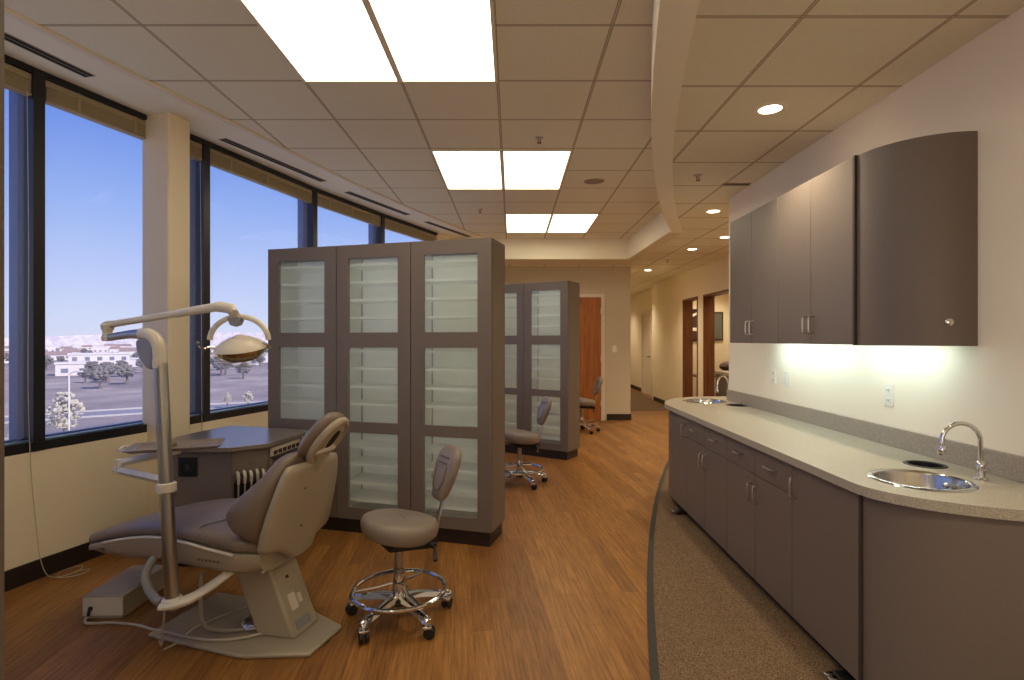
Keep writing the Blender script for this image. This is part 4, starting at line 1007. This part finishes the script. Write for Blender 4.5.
# ------------------------------------------------------------------ view outside the windows
GZ = -11.0
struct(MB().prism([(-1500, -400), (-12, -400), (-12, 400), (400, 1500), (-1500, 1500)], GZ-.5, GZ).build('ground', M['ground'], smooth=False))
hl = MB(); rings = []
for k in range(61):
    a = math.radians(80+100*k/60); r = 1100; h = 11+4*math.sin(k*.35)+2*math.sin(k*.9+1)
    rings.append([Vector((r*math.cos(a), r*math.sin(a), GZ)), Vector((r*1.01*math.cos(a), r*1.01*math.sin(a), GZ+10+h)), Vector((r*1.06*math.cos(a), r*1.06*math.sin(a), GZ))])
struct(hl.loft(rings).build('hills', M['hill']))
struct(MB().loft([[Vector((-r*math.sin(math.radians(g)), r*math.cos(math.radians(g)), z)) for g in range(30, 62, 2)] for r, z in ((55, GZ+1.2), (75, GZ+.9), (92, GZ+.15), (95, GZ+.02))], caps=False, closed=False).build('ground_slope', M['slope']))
def polar(deg, r): return (-r*math.sin(math.radians(deg)), r*math.cos(math.radians(deg)))    # degrees left of straight ahead
rd = MB()
for r0, r1 in ((112, 119),): rd.prism([polar(20+i*2, r0) for i in range(24)]+[polar(20+i*2, r1) for i in reversed(range(24))], GZ, GZ+.06)
struct(rd.build('road', M['asphalt'], smooth=False))
cb = MB()
for r0 in (111, 120): cb.prism([polar(20+i*2, r0) for i in range(24)]+[polar(20+i*2, r0+.6) for i in reversed(range(24))], GZ, GZ+.25)
struct(cb.build('road_kerb', M['curb'], smooth=False))
def building(label, deg, r, w, dpt, h, m, roof):
    x, y = polar(deg, r)
    t = thing('distant_building', label, 'building', (x, y, GZ), math.radians(deg), 'buildings in the hazy valley')
    MB().box(-w/2, w/2, -dpt/2, dpt/2, 0, h).build('walls', m, t, smooth=False)
    if roof: MB().loft([[Vector((-w/2-.4, -dpt/2-.4, h)), Vector((w/2+.4, -dpt/2-.4, h)), Vector((w/2+.4, dpt/2+.4, h)), Vector((-w/2-.4, dpt/2+.4, h))], [Vector((-w/2+1, -.2, h+2.2)), Vector((w/2-1, -.2, h+2.2)), Vector((w/2-1, .2, h+2.2)), Vector((-w/2+1, .2, h+2.2))]]).build('roof', M['bld_roof'], t, smooth=False)
    else: MB().box(-w/2-.3, w/2+.3, -dpt/2-.3, dpt/2+.3, h, h+.6).build('roof', m, t, smooth=False)
    s = MB(); n = max(2, int(w/4))
    for f in range(max(1, int(h/3.2))):
        for k in range(n): s.box(-w/2+(k+.3)*w/n, -w/2+(k+.7)*w/n, -dpt/2-.08, -dpt/2, 1.0+f*3.1, 2.5+f*3.1)
    s.build('window_rows', M['bld_win'], t, smooth=False)
LBL = 'tiny pale building far off in the haze outside the windows'
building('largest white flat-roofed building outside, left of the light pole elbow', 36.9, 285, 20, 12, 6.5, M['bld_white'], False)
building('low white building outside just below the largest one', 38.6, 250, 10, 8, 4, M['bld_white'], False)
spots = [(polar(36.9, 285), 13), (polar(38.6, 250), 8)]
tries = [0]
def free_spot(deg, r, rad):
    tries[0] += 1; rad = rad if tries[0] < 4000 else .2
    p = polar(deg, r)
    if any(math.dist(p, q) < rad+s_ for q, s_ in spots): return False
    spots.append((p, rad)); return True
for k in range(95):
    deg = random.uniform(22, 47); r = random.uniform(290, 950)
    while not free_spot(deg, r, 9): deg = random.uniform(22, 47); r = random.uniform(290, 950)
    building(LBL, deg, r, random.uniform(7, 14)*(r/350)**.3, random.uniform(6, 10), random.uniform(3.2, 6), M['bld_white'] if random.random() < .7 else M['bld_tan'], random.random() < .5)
tree0 = {}
def make_tree(kind):
    dry = kind == 'dry'
    t = thing('distant_tree', '', 'tree', (0, 0, GZ), 0, 'trees outside the windows')
    MB().tube([(0, 0, 0), (.1, 0, 1.2), (0, .1, 2.4)], [.22, .16, .1], 8).build('trunk', M['bark'], t)
    bm = bmesh.new(); rnd = random.Random(3 if dry else 5)
    m = MB()
    for i in range(230 if dry else 140):
        a = rnd.uniform(0, 2*PI); rr = rnd.uniform(.2, 1.5); z = rnd.uniform(1.6, 4.6 if dry else 4.0); s = rnd.uniform(.08, .24) if dry else rnd.uniform(.16, .40)
        rr *= (1-abs(z-2.8)/2.6)
        m.ball((rr*math.cos(a), rr*math.sin(a), z), s*rnd.uniform(.6, 1.5), s*rnd.uniform(.6, 1.2), s*rnd.uniform(.5, 1.3), seg=6, rings=4)
    m.build('crown', M['tree_dry'] if dry else M['tree_leaf'], t); return t
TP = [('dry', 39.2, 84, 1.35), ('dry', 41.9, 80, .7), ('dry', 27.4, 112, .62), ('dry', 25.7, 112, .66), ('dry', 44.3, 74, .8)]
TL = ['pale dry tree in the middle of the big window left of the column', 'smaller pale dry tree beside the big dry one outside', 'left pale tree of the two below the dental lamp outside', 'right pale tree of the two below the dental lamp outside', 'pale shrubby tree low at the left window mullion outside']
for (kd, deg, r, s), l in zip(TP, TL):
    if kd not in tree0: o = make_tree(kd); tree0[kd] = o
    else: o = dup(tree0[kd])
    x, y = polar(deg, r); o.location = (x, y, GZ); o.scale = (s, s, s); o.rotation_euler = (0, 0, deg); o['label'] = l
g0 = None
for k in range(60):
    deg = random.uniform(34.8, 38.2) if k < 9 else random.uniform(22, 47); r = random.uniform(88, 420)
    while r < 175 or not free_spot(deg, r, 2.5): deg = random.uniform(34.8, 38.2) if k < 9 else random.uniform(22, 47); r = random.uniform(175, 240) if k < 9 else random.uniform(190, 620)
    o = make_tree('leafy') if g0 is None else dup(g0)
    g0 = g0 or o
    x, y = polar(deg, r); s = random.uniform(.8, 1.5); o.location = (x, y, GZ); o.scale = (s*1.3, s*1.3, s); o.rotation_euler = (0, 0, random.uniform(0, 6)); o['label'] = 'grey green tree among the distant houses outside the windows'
sh0 = None
for k in range(17):
    deg = random.uniform(35.5, 46); r = random.uniform(68, 90)
    while not free_spot(deg, r, 1.25): deg = random.uniform(35.5, 48); r = random.uniform(68, 90)
    if sh0 is None:
        o = sh0 = thing('distant_shrub', '', 'shrub', (0, 0, GZ), 0, 'pale shrubs on the slope outside')
        rnd = random.Random(11); m = MB()
        for i in range(40):
            a = rnd.uniform(0, 2*PI); q = rnd.uniform(0, 1)**.5; m.ball((q*math.cos(a), q*math.sin(a), .15+rnd.uniform(0, .9)*(1-q*q)), rnd.uniform(.14, .28), seg=8, rings=5)
        m.build('foliage', M['tree_dry'], o)
    else: o = dup(sh0)
    x, y = polar(deg, r); z_ = random.uniform(.6, 1.1); o.location = (x, y, GZ+.12+max(0, 90-r)*.04); o.scale = (z_*1.0, z_*1.0, z_); o.rotation_euler = (0, 0, deg*5); o['label'] = 'pale dry shrub on the slope below the big left window, outside'
x, y = polar(38.9, 80)
t = thing('street_lamp', 'thin pale street lamp post standing outside in the valley', 'street lamp', (x, y, GZ))
MB().tube([(0, 0, 0), (0, 0, 8.5)], .08, 8).build('pole', M['bld_white'], t)
MB().tube([(0, 0, 8.5), (.4, 0, 8.8), (1.2, 0, 8.9)], .09, 8).build('lamp_arm', M['bld_white'], t)
MB().box(.9, 1.5, -.15, .15, 8.8, 8.95).build('lamp_head', M['bld_white'], t, smooth=False)

# ------------------------------------------------------------------ world, sun, camera
w = bpy.data.worlds.new('sky'); bpy.context.scene.world = w; w.use_nodes = True; nt = w.node_tree
bg = nt.nodes['Background']; tc = nt.nodes.new('ShaderNodeTexCoord'); sp = nt.nodes.new('ShaderNodeSeparateXYZ')
nt.links.new(tc.outputs['Generated'], sp.inputs[0])
rp = nt.nodes.new('ShaderNodeValToRGB'); e = rp.color_ramp.elements
e[0].position = 0; e[0].color = (*lin((222, 226, 246)), 1); e[1].position = 1; e[1].color = (*lin((30, 70, 170)), 1)
for p, c in ((.03, (214, 224, 252)), (.10, (190, 208, 252)), (.2, (150, 182, 246)), (.3, (112, 152, 236)), (.42, (78, 122, 224))): x = e.new(p); x.color = (*lin(c), 1)
nt.links.new(sp.outputs[2], rp.inputs[0]); nt.links.new(rp.outputs[0], bg.inputs[0]); bg.inputs[1].default_value = 1.1
sl = bpy.data.lights.new('sun', 'SUN'); sl.energy = 4.6; sl.angle = math.radians(3); sl.color = (1, .93, .86)
so = bpy.data.objects.new('sun', sl); C.objects.link(so); so.rotation_euler = (math.radians(52), 0, math.radians(60)); so.location = (30, -20, 60)

al = bpy.data.lights.new('fill_light', 'AREA'); al.shape = 'RECTANGLE'; al.size = 4.2; al.size_y = 1.6; al.energy = 38; al.color = (1, .85, .64)  # broad fill lamp added behind the camera to brighten ceiling and walls
ao = bpy.data.objects.new('fill_light', al); C.objects.link(ao); ao.location = (-.6, -2.7, 1.5); ao.rotation_euler = (math.radians(118), 0, 0)
cd_ = bpy.data.cameras.new('camera'); cam = bpy.data.objects.new('camera', cd_); C.objects.link(cam)
cd_.sensor_width = 36; cd_.lens = 549/1024*36; cam.location = (0, 0, EYE); cam.rotation_euler = (PI/2, 0, 0); cd_.clip_end = 5000; cd_.clip_start = .02
sc = bpy.context.scene; sc.camera = cam
sc.view_settings.view_transform = 'Standard'; sc.view_settings.look = 'None'
sc.cycles.use_denoising = True
sc.cycles.max_bounces = 10; sc.cycles.diffuse_bounces = 6; sc.cycles.transparent_max_bounces = 24; sc.cycles.sample_clamp_indirect = 6
